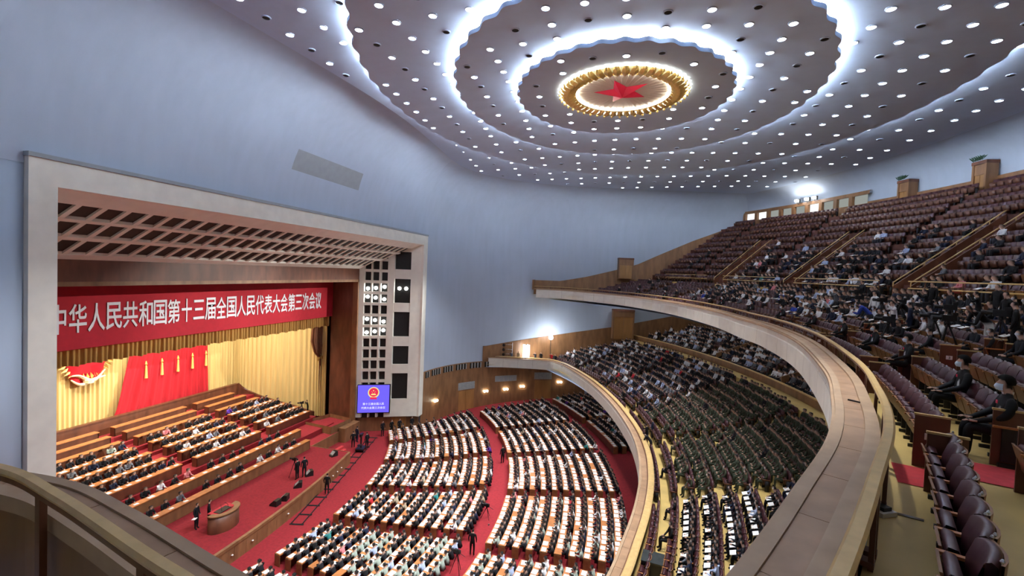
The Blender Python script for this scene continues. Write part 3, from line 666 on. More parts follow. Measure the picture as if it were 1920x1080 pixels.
# louvred slots along the top of the ground-floor panelling, one set per bay
lou = empty('louvre_band', (-21, 55, 6), 'row of dark vertical louvre slots along the top of the brown wall', 'vent')
cnt = 0
for k in range(2, 46):
    i = k*.75; p = np.array([np.interp(i, np.arange(len(WP)), WP[:, 0]), np.interp(i, np.arange(len(WP)), WP[:, 1])]); n = WN[int(i)]*sgn
    if p[0] > -12: break
    if k % 5 == 4: continue
    c = p+n*.15; ch(MB().box((c[0], c[1], 6.1), (.05, .22, .7), math.atan2(n[1], n[0])), 'slot', DARK, lou)
    c = p+n*.145; ch(MB().box((c[0]-n[1]*.2, c[1]+n[0]*.2, 6.1), (.05, .14, .7), math.atan2(n[1], n[0])), 'slat', TILE, lou)
# doors, grilles and sconces on the ground-floor wall
def wall_frame(x, d=.13):
    k = int(np.argmin(abs(WP[:, 0]-x))); n = WN[k]*sgn; p = WP[k]+n*d; return p, math.atan2(n[1], n[0])
DOORW = mat('door_wood', (.34, .17, .055), .4, .15, 2, stretch=(1, 1, .3), spec=.5)
for n_, (x, w_, lab) in enumerate(((-20.35, 2.6, 1), (-11.4, 2.4, 2))):
    p, a = wall_frame(x); d = link('door_%d' % lab, None, None, (p[0], p[1], .15 if lab == 1 else .9), a); d['kind'] = 'structure'
    for q in (-1, 1): MB().box((.02, q*w_/4, 1.35), (.06, w_/2-.03, 2.7)).build('leaf', DOORW, d)
    MB().box((.0, 0, 1.38), (.05, w_+.24, 2.9)).build('frame', WOOD, d)
    g = MB().box((.03, 0, 3.35), (.06, w_+.1, .95)).build('grille', TILE, d)
    for q in range(6): MB().box((.065, 0, 3.0+q*.14), (.03, w_-.1, .05)).build('grille_bar', GREYP, d)
p, a = wall_frame(-16.2); g = empty('wall_grille', (p[0], p[1], 3.6), 'wide grey ventilation grille between the two doors', 'vent', rz=a)
MB().box((.02, 0, .4), (.05, 3.2, .8)).build('frame', TILE, g)
for q in range(5): MB().box((.05, -1.28+q*.64, .4), (.03, .5, .66)).build('panel', GREYP, g)
for q, (x, z) in enumerate(((-22.5, 2.5), (-18.35, 2.4), (-16.0, 2.45), (-14.0, 2.75), (-8.95, 3.35))):
    p, a = wall_frame(x); s_ = empty('wall_sconce', (p[0], p[1], z), 'glowing twin wall lamp on the brown wall, %s from the stage frame' % ('first', 'second', 'third', 'fourth', 'fifth')[q], 'wall lamp', 'wall lamps on the brown wall', a)
    MB().box((.04, 0, 0), (.08, .5, .1)).build('arm', GOLD, s_)
    for y in (-.2, .2): MB().lathe((.16, y, .05), [(.02, -.12), (.13, -.08), (.15, .06), (.1, .14), (.02, .16)], 10).build('shade', SCONCE, s_)
# door boxes of the balconies (wooden lobbies standing against the wall)
def lobby(name, x, y, z, w_, dep, h, a, lab, plant=False):
    e = empty(name, (x, y, z), lab, 'door lobby', rz=a)
    MB().box((dep/2-.05, -w_/2+.08, h/2), (dep, .16, h)).build('side', WOOD, e); MB().box((dep/2-.05, w_/2-.08, h/2), (dep, .16, h)).build('side', WOOD, e)
    MB().box((dep/2-.05, 0, h-.12), (dep+.06, w_+.06, .24)).build('top', DWOOD, e)
    MB().box((dep-.16, 0, h-.62), (.12, w_-.3, .8)).build('transom', WOOD, e)
    for q in (-1, 1): MB().box((dep-.2, q*(w_-.32)/4, (h-1.0)/2), (.08, (w_-.32)/2-.02, h-1.0)).build('door_leaf', DOORW, e)
    return e
p, a = wall_frame(-.8, .05); lobby('door_lobby', p[0], p[1], 10.0, 2.9, 1.3, 4.1, a, 'wooden door lobby at the side of the lower balcony', False)
p, a = wall_frame(-.6, .05); lobby('door_lobby', p[0], p[1], 18.4, 2.0, 1.2, 2.85, a, 'wooden door lobby at the side of the upper balcony', False)
for ad, lab in ((15.5, 'wooden door lobby on the rear wall beside the booth windows'), (10.2, 'wooden door lobby on the rear wall at the far right')):
    aa = math.radians(ad); x, y, _ = pol(74.6, aa, 0); lobby('door_lobby', x, y, 25.3, 1.15, .85, 2.95, aa+math.pi, lab)
    for q in range(5):
        mb = MB()
        for t in range(7):
            an = t*.9+q; mb.add([(0, 0, 0), (.16*math.cos(an)-.05*math.sin(an), .16*math.sin(an)+.05*math.cos(an), .25), (.3*math.cos(an), .3*math.sin(an), .34), (.16*math.cos(an)+.05*math.sin(an), .16*math.sin(an)-.05*math.cos(an), .25)], [(0, 1, 2, 3)])
        pp = pol(73.95, aa, 0); o = mb.build('potted_leaves', GREENL); o.location = (pp[0]-.25, pp[1]-.45+.22*q, 28.25)
        tag(o, 'small green plant on top of the door lobby %s' % ('beside the booth windows' if ad > 12 else 'at the far right'), 'plant', 'plants on the door lobbies')
# projection booth windows in the rear wall
bo = empty('booth_front', pol(74.4, math.radians(26), 25), 'wooden booth front with a row of lit windows on the rear wall', 'booth')
for k in range(9):
    a = math.radians(31.6-1.5*k); c = pol(74.35, a, 27.3)
    ch(MB().box((c[0]+.1, c[1], 27.3), (.1, 1.42, .95), a), 'window', WINLIT2 if k in (0, 1, 5) else WINLIT, bo)
    c = pol(74.3, a+math.radians(.75), 27.2); ch(MB().box(c, (.3, .42, 1.5), a), 'pillar', WOOD, bo)
for z, h in ((26.35, 1.0), (27.95, .35)):
    rows = [[pol(74.5, a, z-h/2), pol(74.15, a, z-h/2), pol(74.15, a, z+h/2), pol(74.5, a, z+h/2)] for a in np.radians(np.linspace(32.3, 18.6, 20))]
    ch(MB().grid(rows), 'beam', WOOD, bo)
# stair enclosures with gilt rails in the upper seating
VOM = [3.6, 15.0, 24.6]
for q, ad in enumerate(VOM):
    e = empty('stair_enclosure', pol(66, math.radians(ad), 18), 'wooden stair enclosure with paired gilt rails in the upper seats, %s' % ('nearest one', 'middle one', 'farthest one')[q], 'stair', 'stair enclosures')
    for sdg in (-1, 1):
        a = math.radians(ad)+sdg*.85/66; R = rr2(math.radians(ad))
        def zz_(d): return float(np.interp(d, [q_[0] for q_ in ROW2], [q_[1] for q_ in ROW2]))
        ds = np.linspace(8.9, 14.6, 8); rows = []
        for d in ds:
            x0, y0, _ = pol(R+d, a-.05/66, 0); x1, y1, _ = pol(R+d, a+.05/66, 0); z = 18.0+.8*(d-8.9); rows.append([(x0, y0, z-.9), (x1, y1, z-.9), (x1, y1, z+.75), (x0, y0, z+.75), (x0, y0, z-.9)])
        mbv = MB().grid(rows); mbv.f += [(0, 1, 2, 3)]; mbv.mi += [0]; ch(mbv, 'side_wall', DWOOD, e)
        ch(MB().tube([(*pol(R+d, a, 0)[:2], 18.0+.8*(d-8.9)+.95) for d in ds], .035, 6), 'rail', GOLDW, e)
        for d in ds[::2]: x, y, _ = pol(R+d, a, 0); ch(MB().tube([(x, y, 18.0+.8*(d-8.9)+.7), (x, y, 18.0+.8*(d-8.9)+.95)], .03, 5), 'rail_post', GOLDW, e)
# cross-aisle rail of the upper balcony
for q, (a0, a1) in enumerate(((-14, 2.4), (4.8, 13.8), (16.2, 23.4), (25.8, 33))):
    e = empty('aisle_rail', pol(63, math.radians((a0+a1)/2), 18), 'gilt double rail along the upper cross aisle, %s' % ('nearest stretch', 'second stretch', 'third stretch', 'farthest stretch')[q], 'railing', 'cross aisle rails')
    AA = np.radians(np.linspace(a0, a1, 14))
    for dz in (.55, .95): ch(MB().tube([(*pol(rr2(a)+8.45, a, 0)[:2], 18.0+dz+lift(CY+63*math.sin(a))) for a in AA], .035, 5), 'rail', GOLDW, e)
    for a in AA[::2]: x, y, _ = pol(rr2(a)+8.45, a, 0); ch(MB().tube([(x, y, 17.6), (x, y, 18.95)], .03, 5), 'post', DWOOD, e)
# partitions and cross aisle in the lower balcony
LOWR = empty('aisle_rail', pol(61.6, .25, 9.6), 'wooden parapet along the cross aisle of the lower balcony', 'railing')
rows = [[pol(r, a, z) for r, z in ((61.5, 9.2), (61.6, 9.2), (61.6, 10.5), (61.5, 10.5), (61.5, 9.2))] for a in np.radians(np.linspace(-12, 38, 50))]
ch(MB().grid(rows), 'panel', WOOD, LOWR)
rows = [[pol(r, a, z) for r, z in ((61.45, 10.5), (61.65, 10.5), (61.65, 10.58), (61.45, 10.58), (61.45, 10.5))] for a in np.radians(np.linspace(-12, 38, 50))]
ch(MB().grid(rows), 'cap', GOLDW, LOWR)
for q, ad in enumerate((22.5, 12.5)):
    e = empty('partition', pol(64, math.radians(ad), 10), 'sloping wooden partition in the rear of the lower balcony, %s' % ('farther one', 'nearer one')[q], 'partition', 'lower balcony partitions')
    rows = []
    for r in (62.0, 64, 66, 68): x, y, _ = pol(r, math.radians(ad), 0); x1, y1, _ = pol(r, math.radians(ad)+.12/64, 0); z = 9.6+.33*(r-62); rows.append([(x, y, z), (x1, y1, z), (x1, y1, z+1.3), (x, y, z+1.3), (x, y, z)])
    mbv = MB().grid(rows); mbv.f += [(0, 1, 2, 3)]; mbv.mi += [0]; ch(mbv, 'panel', WOOD, e)
# ------------------------------------------------------------------ numpy instancing of small meshes into one object
def np_object(name, protos, places, mats, colors=None, label=None, cat=None, parent=None):
    # protos: list of (V, T, M, C) ; places: list of (proto index, x, y, z, rz, scale, palette)
    VV, TT, MM, CC = [], [], [], []; n = 0
    byp = {}
    for p in places: byp.setdefault(p[0], []).append(p)
    for pi, L_ in byp.items():
        V, T, M, C = protos[pi]; k = len(L_); A = np.array([q[1:6] for q in L_], float)
        c, s = np.cos(A[:, 3]), np.sin(A[:, 3]); sc_ = A[:, 4]
        X = (V[None, :, 0]*c[:, None]-V[None, :, 1]*s[:, None])*sc_[:, None]+A[:, 0:1]
        Y = (V[None, :, 0]*s[:, None]+V[None, :, 1]*c[:, None])*sc_[:, None]+A[:, 1:2]
        Z = V[None, :, 2]*sc_[:, None]+A[:, 2:3]
        VV.append(np.stack([X, Y, Z], -1).reshape(-1, 3))
        TT.append((T[None]+(np.arange(k)*len(V))[:, None, None]+n).reshape(-1, 3)); MM.append(np.tile(M, k))
        if C is not None:
            pal = np.array([q[6] for q in L_], float)          # k x classes x 3
            CC.append(pal[:, C, :].reshape(-1, 3))
        n += k*len(V)
    V = np.concatenate(VV); T = np.concatenate(TT); M = np.concatenate(MM)
    me = bpy.data.meshes.new(name); me.vertices.add(len(V)); me.vertices.foreach_set('co', V.ravel())
    me.loops.add(T.size); me.loops.foreach_set('vertex_index', T.ravel().astype(np.int32)); me.polygons.add(len(T))
    me.polygons.foreach_set('loop_start', np.arange(0, T.size, 3, dtype=np.int32)); me.polygons.foreach_set('material_index', M.astype(np.int32))
    for m in mats: me.materials.append(m)
    me.update(calc_edges=True); me.validate()
    if CC:
        C = np.c_[np.concatenate(CC), np.ones(len(V))]; at = me.attributes.new('Col', 'FLOAT_COLOR', 'POINT'); at.data.foreach_set('color', C.ravel())
    o = link(name, me, parent)
    return tag(o, label, cat, None, 'stuff')
def tri(mb):
    V = np.array(mb.v, float); T = []; M = []
    for f, m in zip(mb.f, mb.mi):
        for k in range(1, len(f)-1): T.append((f[0], f[k], f[k+1])); M.append(m)
    return V, np.array(T), np.array(M), None
# ------------------------------------------------------------------ theatre seats
def seat_back():
    rows = []
    for y in np.linspace(-.245, .245, 7):
        b = .05*(y/.245)**2; top = .95-.05*abs(y/.245)**3
        rows.append([(.02+b, y, .42), (.09+b, y, .45), (.085+b, y, .7), (.03+b, y, top-.02), (-.01+b, y, top), (-.05+b, y, top-.03), (-.03+b, y, .42), (.02+b, y, .42)])
    mb = MB().grid(rows); return mb
def seat_shell():
    rows = []
    for y in np.linspace(-.25, .25, 5): b = .05*(y/.25)**2; rows.append([(-.06+b, y, .9), (-.085+b, y, .9), (-.06+b, y, .3), (-.035+b, y, .3), (-.06+b, y, .9)])
    return MB().grid(rows)
def seat_cush():
    rows = []
    for y in np.linspace(-.225, .225, 5):
        e = .03*(y/.225)**2; rows.append([(.1, y, .36), (.2, y, .36), (.3, y, .66-e), (.27, y, .72-e), (.2, y, .71-e), (.12, y, .45), (.1, y, .36)])
    return MB().grid(rows)
def seat_pan(): return MB().box((.275, 0, .5), (.025, .45, .36), 0, 0, .3)
def seat_arm(): return MB().box((.16, .275, .645), (.4, .055, .03))
def seat_side(): return MB().box((.1, .275, .36), (.3, .03, .54)).box((.1, .275, .03), (.36, .05, .06))
def seat_tips(): return MB().lathe((-.02, .235, .93), [(.008, -.02), (.018, 0), (.008, .02)], 6).lathe((-.02, -.235, .93), [(.008, -.02), (.018, 0), (.008, .02)], 6)
SM = {'back': seat_back().mesh('back', MAROON, True), 'back_shell': seat_shell().mesh('back_shell', SWOOD), 'cushion': seat_cush().mesh('cushion', MAROON, True),
      'seat_pan': seat_pan().mesh('seat_pan', SWOOD), 'armrest': seat_arm().mesh('armrest', OWOOD), 'side_panel': seat_side().mesh('side_panel', BLACK), 'stud': seat_tips().mesh('stud', STEEL)}
def low_seat():
    mb = MB()
    def sub(vs, fs, m): mb.add(vs, fs, m)
    mb.box((.03, 0, .68), (.1, .49, .54), 0, 0, -.1); mb.box((-.045, 0, .6), (.03, .49, .6), 0, 1); mb.box((.2, 0, .54), (.12, .45, .36), 0, 0, .25); mb.box((.285, 0, .5), (.02, .45, .36), 0, 1, .25)
    mb.box((.15, .275, .62), (.38, .05, .06), 0, 1); mb.box((.1, .275, .3), (.2, .03, .56), 0, 2)
    return tri(mb)
SEATS = []     # (dist, x, y, z, rz, zone, row)
AISLE2 = [math.radians(q) for q in (-20.4, -12.7, -5.5, 1.5, 8.5, 15.5, 22.5, 29.5)]
def in_vis(x, y, z, m=60):
    f_ = np.array([x, y, z-CAMZ]); dep = f_ @ np.array(fw)
    if dep < .3: return None
    u = 960+853.3*(f_ @ np.array(r2))/dep; v = 540-853.3*(f_ @ np.array(u2))/dep
    return (dep, u, v) if (-m < u < 1920+m and -m < v < 1080+m) else None
def bay(a, A):
    return sum(1 for q in A if a > q)
SEATPOS2 = {}
for i, (d, z) in enumerate(ROW2):
    a = math.radians(-30); lst = []; kk = 0; pb = 0
    while a < math.radians(39):
        R = rr2(a)+d; x, y, _ = pol(R, a, 0); ok = y < wall_pt(x)-1.0
        for q in (AISLE2 if i < 7 else [math.radians(v-3.5) for v in (-16.9, -9.2, -1.9)] + [math.radians(v) for v in (9.3, 20, 29)]):
            if abs(a-q)*R < .62: ok = False
        if i >= 7 and d < 14.8:
            for v in VOM:
                if abs(a-math.radians(v))*R < 1.25: ok = False
        if ok:
            zz = z+lift(y); b_ = bay(a, AISLE2); kk = 0 if b_ != pb else kk+1; pb = b_; SEATS.append((math.dist((x, y, zz), (0, 0, CAMZ)), x, y, zz, a+math.pi, 2, i, a, b_, kk)); lst.append((a, x, y, zz))
        a += .55/R
    SEATPOS2[i] = lst
SEATPOS1 = {}
AISLE1 = [math.radians(q) for q in (-22, -13.2, -3.4, 6, 15.5, 25, 34)]
for i, (r, z) in enumerate(ROW1):
    a = math.radians(-21 if i < 12 else -10); lst = []; kk = 0; pb = 0
    while a < math.radians(42):
        x, y, _ = pol(r, a, 0); ok = y < wall_pt(x)-1.2 and all(abs(a-q)*r > .6 for q in AISLE1)
        if ok: b_ = bay(a, AISLE1); kk = 0 if b_ != pb else kk+1; pb = b_; lst.append((a, x, y, z)); SEATS.append((math.dist((x, y, z), (0, 0, CAMZ))+6, x, y, z, a+math.pi, 1, i, a, b_, kk))
        a += .55/r
    SEATPOS1[i] = lst
vis = [s for s in SEATS if in_vis(s[1], s[2], s[3]+.6)]
vis.sort()
ORD = ['front', 'second', 'third', 'fourth', 'fifth', 'sixth', 'seventh', 'eighth', 'ninth', 'tenth', 'eleventh', 'twelfth', 'thirteenth', 'fourteenth', 'fifteenth', 'sixteenth', 'seventeenth', 'eighteenth']
BAYN = ['before the red floor mat', 'just beyond the red floor mat', 'beyond the second aisle', 'beyond the third aisle', 'beyond the fourth aisle', 'beyond the fifth aisle', 'beyond the sixth aisle', 'beyond the seventh aisle', 'at the far end']
for s in vis[:300]:
    _, x, y, z, rz, zone, row, a, b_, k_ = s
    lab = 'maroon tip-up seat, %s %s, %s row of %s balcony' % (nth(k_), ('past the %s aisle' % nth(b_-1)) if b_ else 'from the near end', ORD[row], 'upper' if zone == 2 else 'lower')
    e = empty('theatre_seat', (x, y, z), lab, 'seat', 'maroon seats, %s balcony %s row' % ('upper' if zone == 2 else 'lower', ORD[row]), rz)
    for nm, me in SM.items(): link(nm, me, e)
LS = low_seat()
np_object('theatre_seats', [LS], [(0, s[1], s[2], s[3], s[4], 1.0) for s in vis[300:]], [MAROON, mat('dark_seat_wood', (.10, .036, .018), .45, .25, 4), BLACK], None, 'remaining rows of maroon tip-up seats on both balconies', 'seat')
# row end panels with number plates and red aisle carpet near the camera
epm = MB().box((.1, 0, .45), (.46, .04, .9)).mesh('panel', DWOOD); plm = MB().box((.12, -.03, .55), (.14, .02, .11)).mesh('number_plate', PLAST); epc = MB().box((.1, 0, .92), (.48, .06, .03)).mesh('cap', GOLDW)
plate_txt = {}
for qi, q in enumerate(AISLE2[:4]):
    for i in range(0, 7):
        d, z = ROW2[i]; R = rr2(q)+d
        for sd in (-1, 1):
            a = q+sd*.62/R; x, y, _ = pol(R, a, 0)
            if not in_vis(x, y, z+.5): continue
            e = empty('row_end_panel', (x, y, z), 'wooden end panel, %s row, %s side of %s upper balcony aisle' % (ORD[i], 'near' if sd < 0 else 'far', nth(qi)), 'seat panel', 'row end panels', a+math.pi)
            link('panel', epm, e); link('cap', epc, e); pl = link('number_plate', plm, e)
            if sd > 0: pl.location = (0, .06, 0)
            me = plate_txt.get(i)
            if me is None: me = plate_txt[i] = glyph_mesh(str(i+1), .1, .002, BLACK, .001)[0]
            t = link('number', me, pl)
            if sd > 0: t.location = (.12, -.018, .55); t.rotation_euler = (math.pi/2, 0, math.pi)
            else: t.location = (.12, -.042, .55); t.rotation_euler = (math.pi/2, 0, 0)
        rows = [[pol(R-.85 if i else R-.62, a, z+.012) , pol(R+.1, a, z+.012)] for a in (q-.5/R, q, q+.5/R)]
        mb = MB().grid(rows)
        if i: rows = [[pol(R-.86, a, z-.27), pol(R-.855, a, z+.012)] for a in (q-.5/R, q, q+.5/R)]; mb.grid(rows)
        if in_vis(*pol(R-.4, q, z)): tag(mb.build('aisle_mat', REDM), 'red carpet on the %s step of the %s upper balcony aisle' % (ORD[i], nth(qi)), 'carpet', 'red aisle carpets')
# ------------------------------------------------------------------ stage tiers, presidium desks, benches
STG = [(-28.6, 2.0, [(16.8, 36.6)]), (-30.6, 2.35, [(17.0, 37.8)]), (-32.9, 2.75, [(19.2, 27.4), (28.6, 35.2), (36.3, 41.9)]), (-34.3, 3.05, [(19.2, 27.3), (28.5, 35.1), (36.2, 41.9)]), (-35.7, 3.33, [(19.2, 27.2), (28.4, 35.0), (36.0, 41.8)]), (-37.0, 3.6, [(19.2, 27.0), (28.2, 34.7), (35.8, 41.5)])]
BEN = [(-38.3, 3.95, [(19.2, 26.9), (28.0, 34.4), (35.6, 40.6)]), (-39.4, 4.25, [(19.2, 26.8), (27.9, 34.2), (35.4, 40.0)]), (-40.4, 4.55, [(19.2, 26.6), (27.7, 34.0), (35.0, 39.4)])]
mb = MB()
for (X, zt, bl) in STG[1:] + BEN: mb.bbox(-44, X+.25, 16.6, 42.6, 1.0, zt-.75)
struct('floor_stage_tiers', mb, RED)
struct('trim_7', MB().bbox(-41.75, -41.55, 16.6, 41.0, 3.6, 5.0).bbox(-41.85, -41.5, 16.6, 41.0, 5.0, 5.1), DWOOD)
P_ = catmull([(-41.65, 41.0), (-41.0, 41.6), (-39, 42.1), (-36, 42.7), (-33.6, 43.3)], 8); rows = []
for k, p in enumerate(P_): z = 5.1-2.9*(k/(len(P_)-1))**.9; rows.append([(p[0], p[1], 1.0), (p[0], p[1], z), (p[0]+.1, p[1]+.15, z), (p[0]+.1, p[1]+.15, 1.0)])
struct('trim_8', MB().grid(rows), DWOOD)
BLKN = ['left block', 'middle block', 'right block']
DESKTOPS = []; STAGESEAT = []
for k, (X, zt, bl) in enumerate(STG + BEN):
    for bi, (y0, y1) in enumerate(bl):
        ben = k >= 6; loc = ('across the front of the stage' if k == 0 else 'second from the front of the stage') if k < 2 else 'in the %s of the stage, %s row back' % (BLKN[bi], ORD[k])
        e = empty('stage_bench' if ben else 'stage_desk', (X, (y0+y1)/2, zt-.75), ('empty wooden bench ' if ben else 'long wooden desk ') + loc, 'bench' if ben else 'desk', 'stage desks', 0)
        L_ = y1-y0
        MB().bbox(-.5, .05, -L_/2, L_/2, .7, .76).build('top', OWOOD, e); MB().bbox(-.06, 0, -L_/2+.03, L_/2-.03, -.25 if k else -.1, .7).build('front_panel', WOOD if k < 2 else DWOOD, e)
        for q in (-1, 1): MB().bbox(-.48, .0, q*(L_/2-.05)-.03, q*(L_/2-.05)+.03, -.1, .7).build('end_panel', DWOOD, e)
        if not ben:
            sp_ = 1.0 if k < 2 else .68; n = int(L_/sp_)
            for q in range(n):
                y = y0+.4+sp_*q+ (0 if k > 1 else .1)
                if y < y1-.2: STAGESEAT.append((X-.85, y, zt-.75, 0.0, k, bi, q)); DESKTOPS.append((X-.22, y, zt+.012, 0.0, .5 if k < 2 else .6, 'stage', '%s from left in %s desk row of stage%s' % (nth(q), ORD[k], '' if k < 2 else ' '+BLKN[bi])))
# ------------------------------------------------------------------ floor desks
A0 = [-40, -32.0, -22.0, -12.2, -2.0, 7.6, 17.8, 27.6, 36.0]; A1 = [-37, -30, -21, -11.2, -.4, 10.3, 20.7, 31.5, 41.5]; A2 = [-37, -33, -22.3, -12.8, -2.0, 9.0, 19.6, 30, 40.6]
FLOORSEAT = []
BN = ['', '', 'bottom-edge block', 'pale green block', 'fourth block', 'third block', 'second block', 'wall-side block']
def desk_arc(r, a0, a1, z, lab, grp):
    n = max(3, int((a1-a0)*r/.8)); AA = np.linspace(a0, a1, n)
    o0 = pol(r, (a0+a1)/2, z); e = empty('row_desk', o0, lab, 'desk', grp)
    rows = [[pol(r, a, z+.7), pol(r+.46, a, z+.7), pol(r+.46, a, z+.75), pol(r, a, z+.75), pol(r, a, z+.7)] for a in AA]; ch(MB().grid(rows), 'top', OWOOD, e)
    rows = [[pol(r+.02, a, z), pol(r+.06, a, z), pol(r+.06, a, z+.7), pol(r+.02, a, z+.7), pol(r+.02, a, z)] for a in AA]; ch(MB().grid(rows), 'front_panel', DWOOD, e)
    for a in (a0, a1): x, y, _ = pol(r+.23, a, 0); ch(MB().box((x, y, z+.35), (.44, .05, .7), a), 'end_panel', SWOOD, e)
SECT = [(28.15, 11, .92, 1), (39.75, 10, .9, 2), (50.3, 9, .9, 3)]
for r0, nr, dr_, sec in SECT:
    for j in range(nr):
        r = r0+dr_*j; z = floor_z(r)
        for b in range(2, 8):
            t = min(1, max(0, (r-28)/10)); f0 = (A0[b]*(1-t)+A1[b]*t) if sec == 1 else A2[b]; f1 = (A0[b+1]*(1-t)+A1[b+1]*t) if sec == 1 else A2[b+1]
            g = math.degrees(.55/r); a0, a1 = math.radians(f0+g), math.radians(f1-g)
            while a1 > a0 and pol(r, a1, 0)[1] > wall_pt(pol(r, a1, 0)[0])-.9: a1 -= .01
            # skip what no part of the photograph shows
            if not any((q := in_vis(*pol(r, a, z+.8))) for a in (a0, (a0+a1)/2, a1)) or a1-a0 < .03: continue
            if r > 49 and b < 6: continue
            desk_arc(r, a0, a1, z, 'curved wooden desk of %s, %s row of the %s section' % (BN[b], ORD[j], ('front', 'middle', 'rear')[sec-1]), 'delegates desks, %s section' % ('front', 'middle', 'rear')[sec-1])
            n = int((a1-a0)*r/.56)
            for k in range(n):
                a = a0+(k+.5)*(a1-a0)/n; x, y, _ = pol(r+.82, a, 0); FLOORSEAT.append((x, y, z, a+math.pi, sec, b, j, k)); x, y, _ = pol(r+.22, a, 0); DESKTOPS.append((x, y, z+.762, a+math.pi, .74, 'floor', '%s in %s row of %s, %s section' % (nth(k), ORD[j], BN[b], ('front', 'middle', 'rear')[sec-1])))
# ------------------------------------------------------------------ papers on the desks
def paper_mb(w_, h_):
    mb = MB(); mb.box((0, 0, 0), (h_, w_, .012)); return mb
pmv = [paper_mb(.42, .3), paper_mb(.3, .22), paper_mb(.44, .33)]
pmm = [q.mesh('paper', PAPER) for q in pmv]
PP = []
for x, y, z, a, prob, wh, wl in DESKTOPS:
    rr = random.random()
    if rr < .93: PP.append((math.dist((x, y, z), (0, 0, CAMZ)), random.choice((0, 0, 2) if wh == 'floor' else (1, 1, 0)), x+random.uniform(-.04, .04), y+random.uniform(-.05, .05), z, a+random.uniform(-.12, .12), wh, wl))
PP = [p for p in PP if in_vis(p[2], p[3], p[4])]; PP.sort()
for p in PP[:300]: tag(link('paper', pmm[p[1]], None, (p[2], p[3], p[4]), p[5]), 'white document on desk, ' + p[7], 'paper', 'documents on the %s desks' % ('stage' if p[6] == 'stage' else 'delegate'))
np_object('papers', [tri(q) for q in pmv], [(p[1], p[2], p[3], p[4], p[5], 1.0) for p in PP[300:]], [PAPER], None, 'remaining white documents laid out on the desks', 'paper')
# ------------------------------------------------------------------ people: continuous skinned bodies
def skel(pose):
    J = []; E = []
    def j(x, y, z, r, p=None):
        J.append((x, y, z, r)); k = len(J)-1
        if p is not None: E.append((p, k))
        return k
    if pose in ('desk', 'sit', 'read', 'usher'):
        lean = {'desk': .10, 'sit': .0, 'read': .06, 'usher': .0}[pose]
        pe = j(0, 0, .52, .145); wa = j(lean*.4, 0, .74, .135, pe); chh = j(lean*.8, 0, .96, .15, wa); ne = j(lean+.02, 0, 1.13, .055, chh)
        hd = j(lean+.06, 0, 1.24, .09, ne); ht = j(lean+.045, 0, 1.345, .072, hd)
        hand = {'desk': (.40, .13, .80), 'sit': (.34, .09, .64), 'read': (.38, .12, .74), 'usher': (.42, .12, .63)}[pose]
        for s in (1, -1):
            sh = j(lean*.8, .185*s, 1.03, .068, chh); el = j(lean+.08, .245*s, .8 if pose != 'usher' else .79, .05, sh); wr = j(hand[0]-.06, hand[1]*s, hand[2]+.01, .034, el); j(hand[0]+.05, hand[1]*s, hand[2], .03, wr)
        if pose != 'desk':
            for s in (1, -1):
                hp = j(.06, .1*s, .52, .1, pe); kn = j(.44, .11*s, .545, .07, hp); an = j(.44, .11*s, .12, .045, kn); j(.57, .12*s, .06, .04, an)
    else:
        bend = {'stand': 0, 'aim': .05, 'bend': .42}[pose]
        pe = j(0, 0, .93, .14); wa = j(bend*.35, 0, 1.13-bend*.1, .125, pe); chh = j(bend*.85, 0, 1.35-bend*.3, .145, wa); ne = j(bend*1.1+.01, 0, 1.52-bend*.45, .055, chh)
        hd = j(bend*1.25+.05, 0, 1.63-bend*.5, .09, ne); ht = j(bend*1.3+.04, 0, 1.735-bend*.52, .072, hd)
        for s in (1, -1):
            sh = j(bend*.85, .185*s, 1.43-bend*.32, .066, chh)
            if pose == 'stand': el = j(.0, .25*s, 1.15, .047, sh); wr = j(.08, .24*s, .92, .034, el); j(.11, .23*s, .83, .03, wr)
            elif pose == 'aim': el = j(.18, .24*s, 1.3, .047, sh); wr = j(.3, .1*s, 1.52, .034, el); j(.34, .06*s, 1.58, .03, wr)
            else: el = j(.5, .26*s, .9, .047, sh); wr = j(.66, .14*s, .98, .034, el); j(.72, .1*s, 1.02, .03, wr)
        for s in (1, -1):
            hp = j(0, .1*s, .86, .1, pe); kn = j(.02, .11*s, .48, .066, hp); an = j(0, .11*s, .1, .045, kn); j(.13, .12*s, .05, .04, an)
    if pose == 'usher': J = [(x_, y_*1.12, z_, r_*(1.16 if k_ in (1, 2) else 1.25 if .04 < r_ < .07 and z_ > .7 and z_ < 1.1 else 1.08)) for k_, (x_, y_, z_, r_) in enumerate(J)]
    return J, E, (pe, wa, chh, ne, hd, ht)
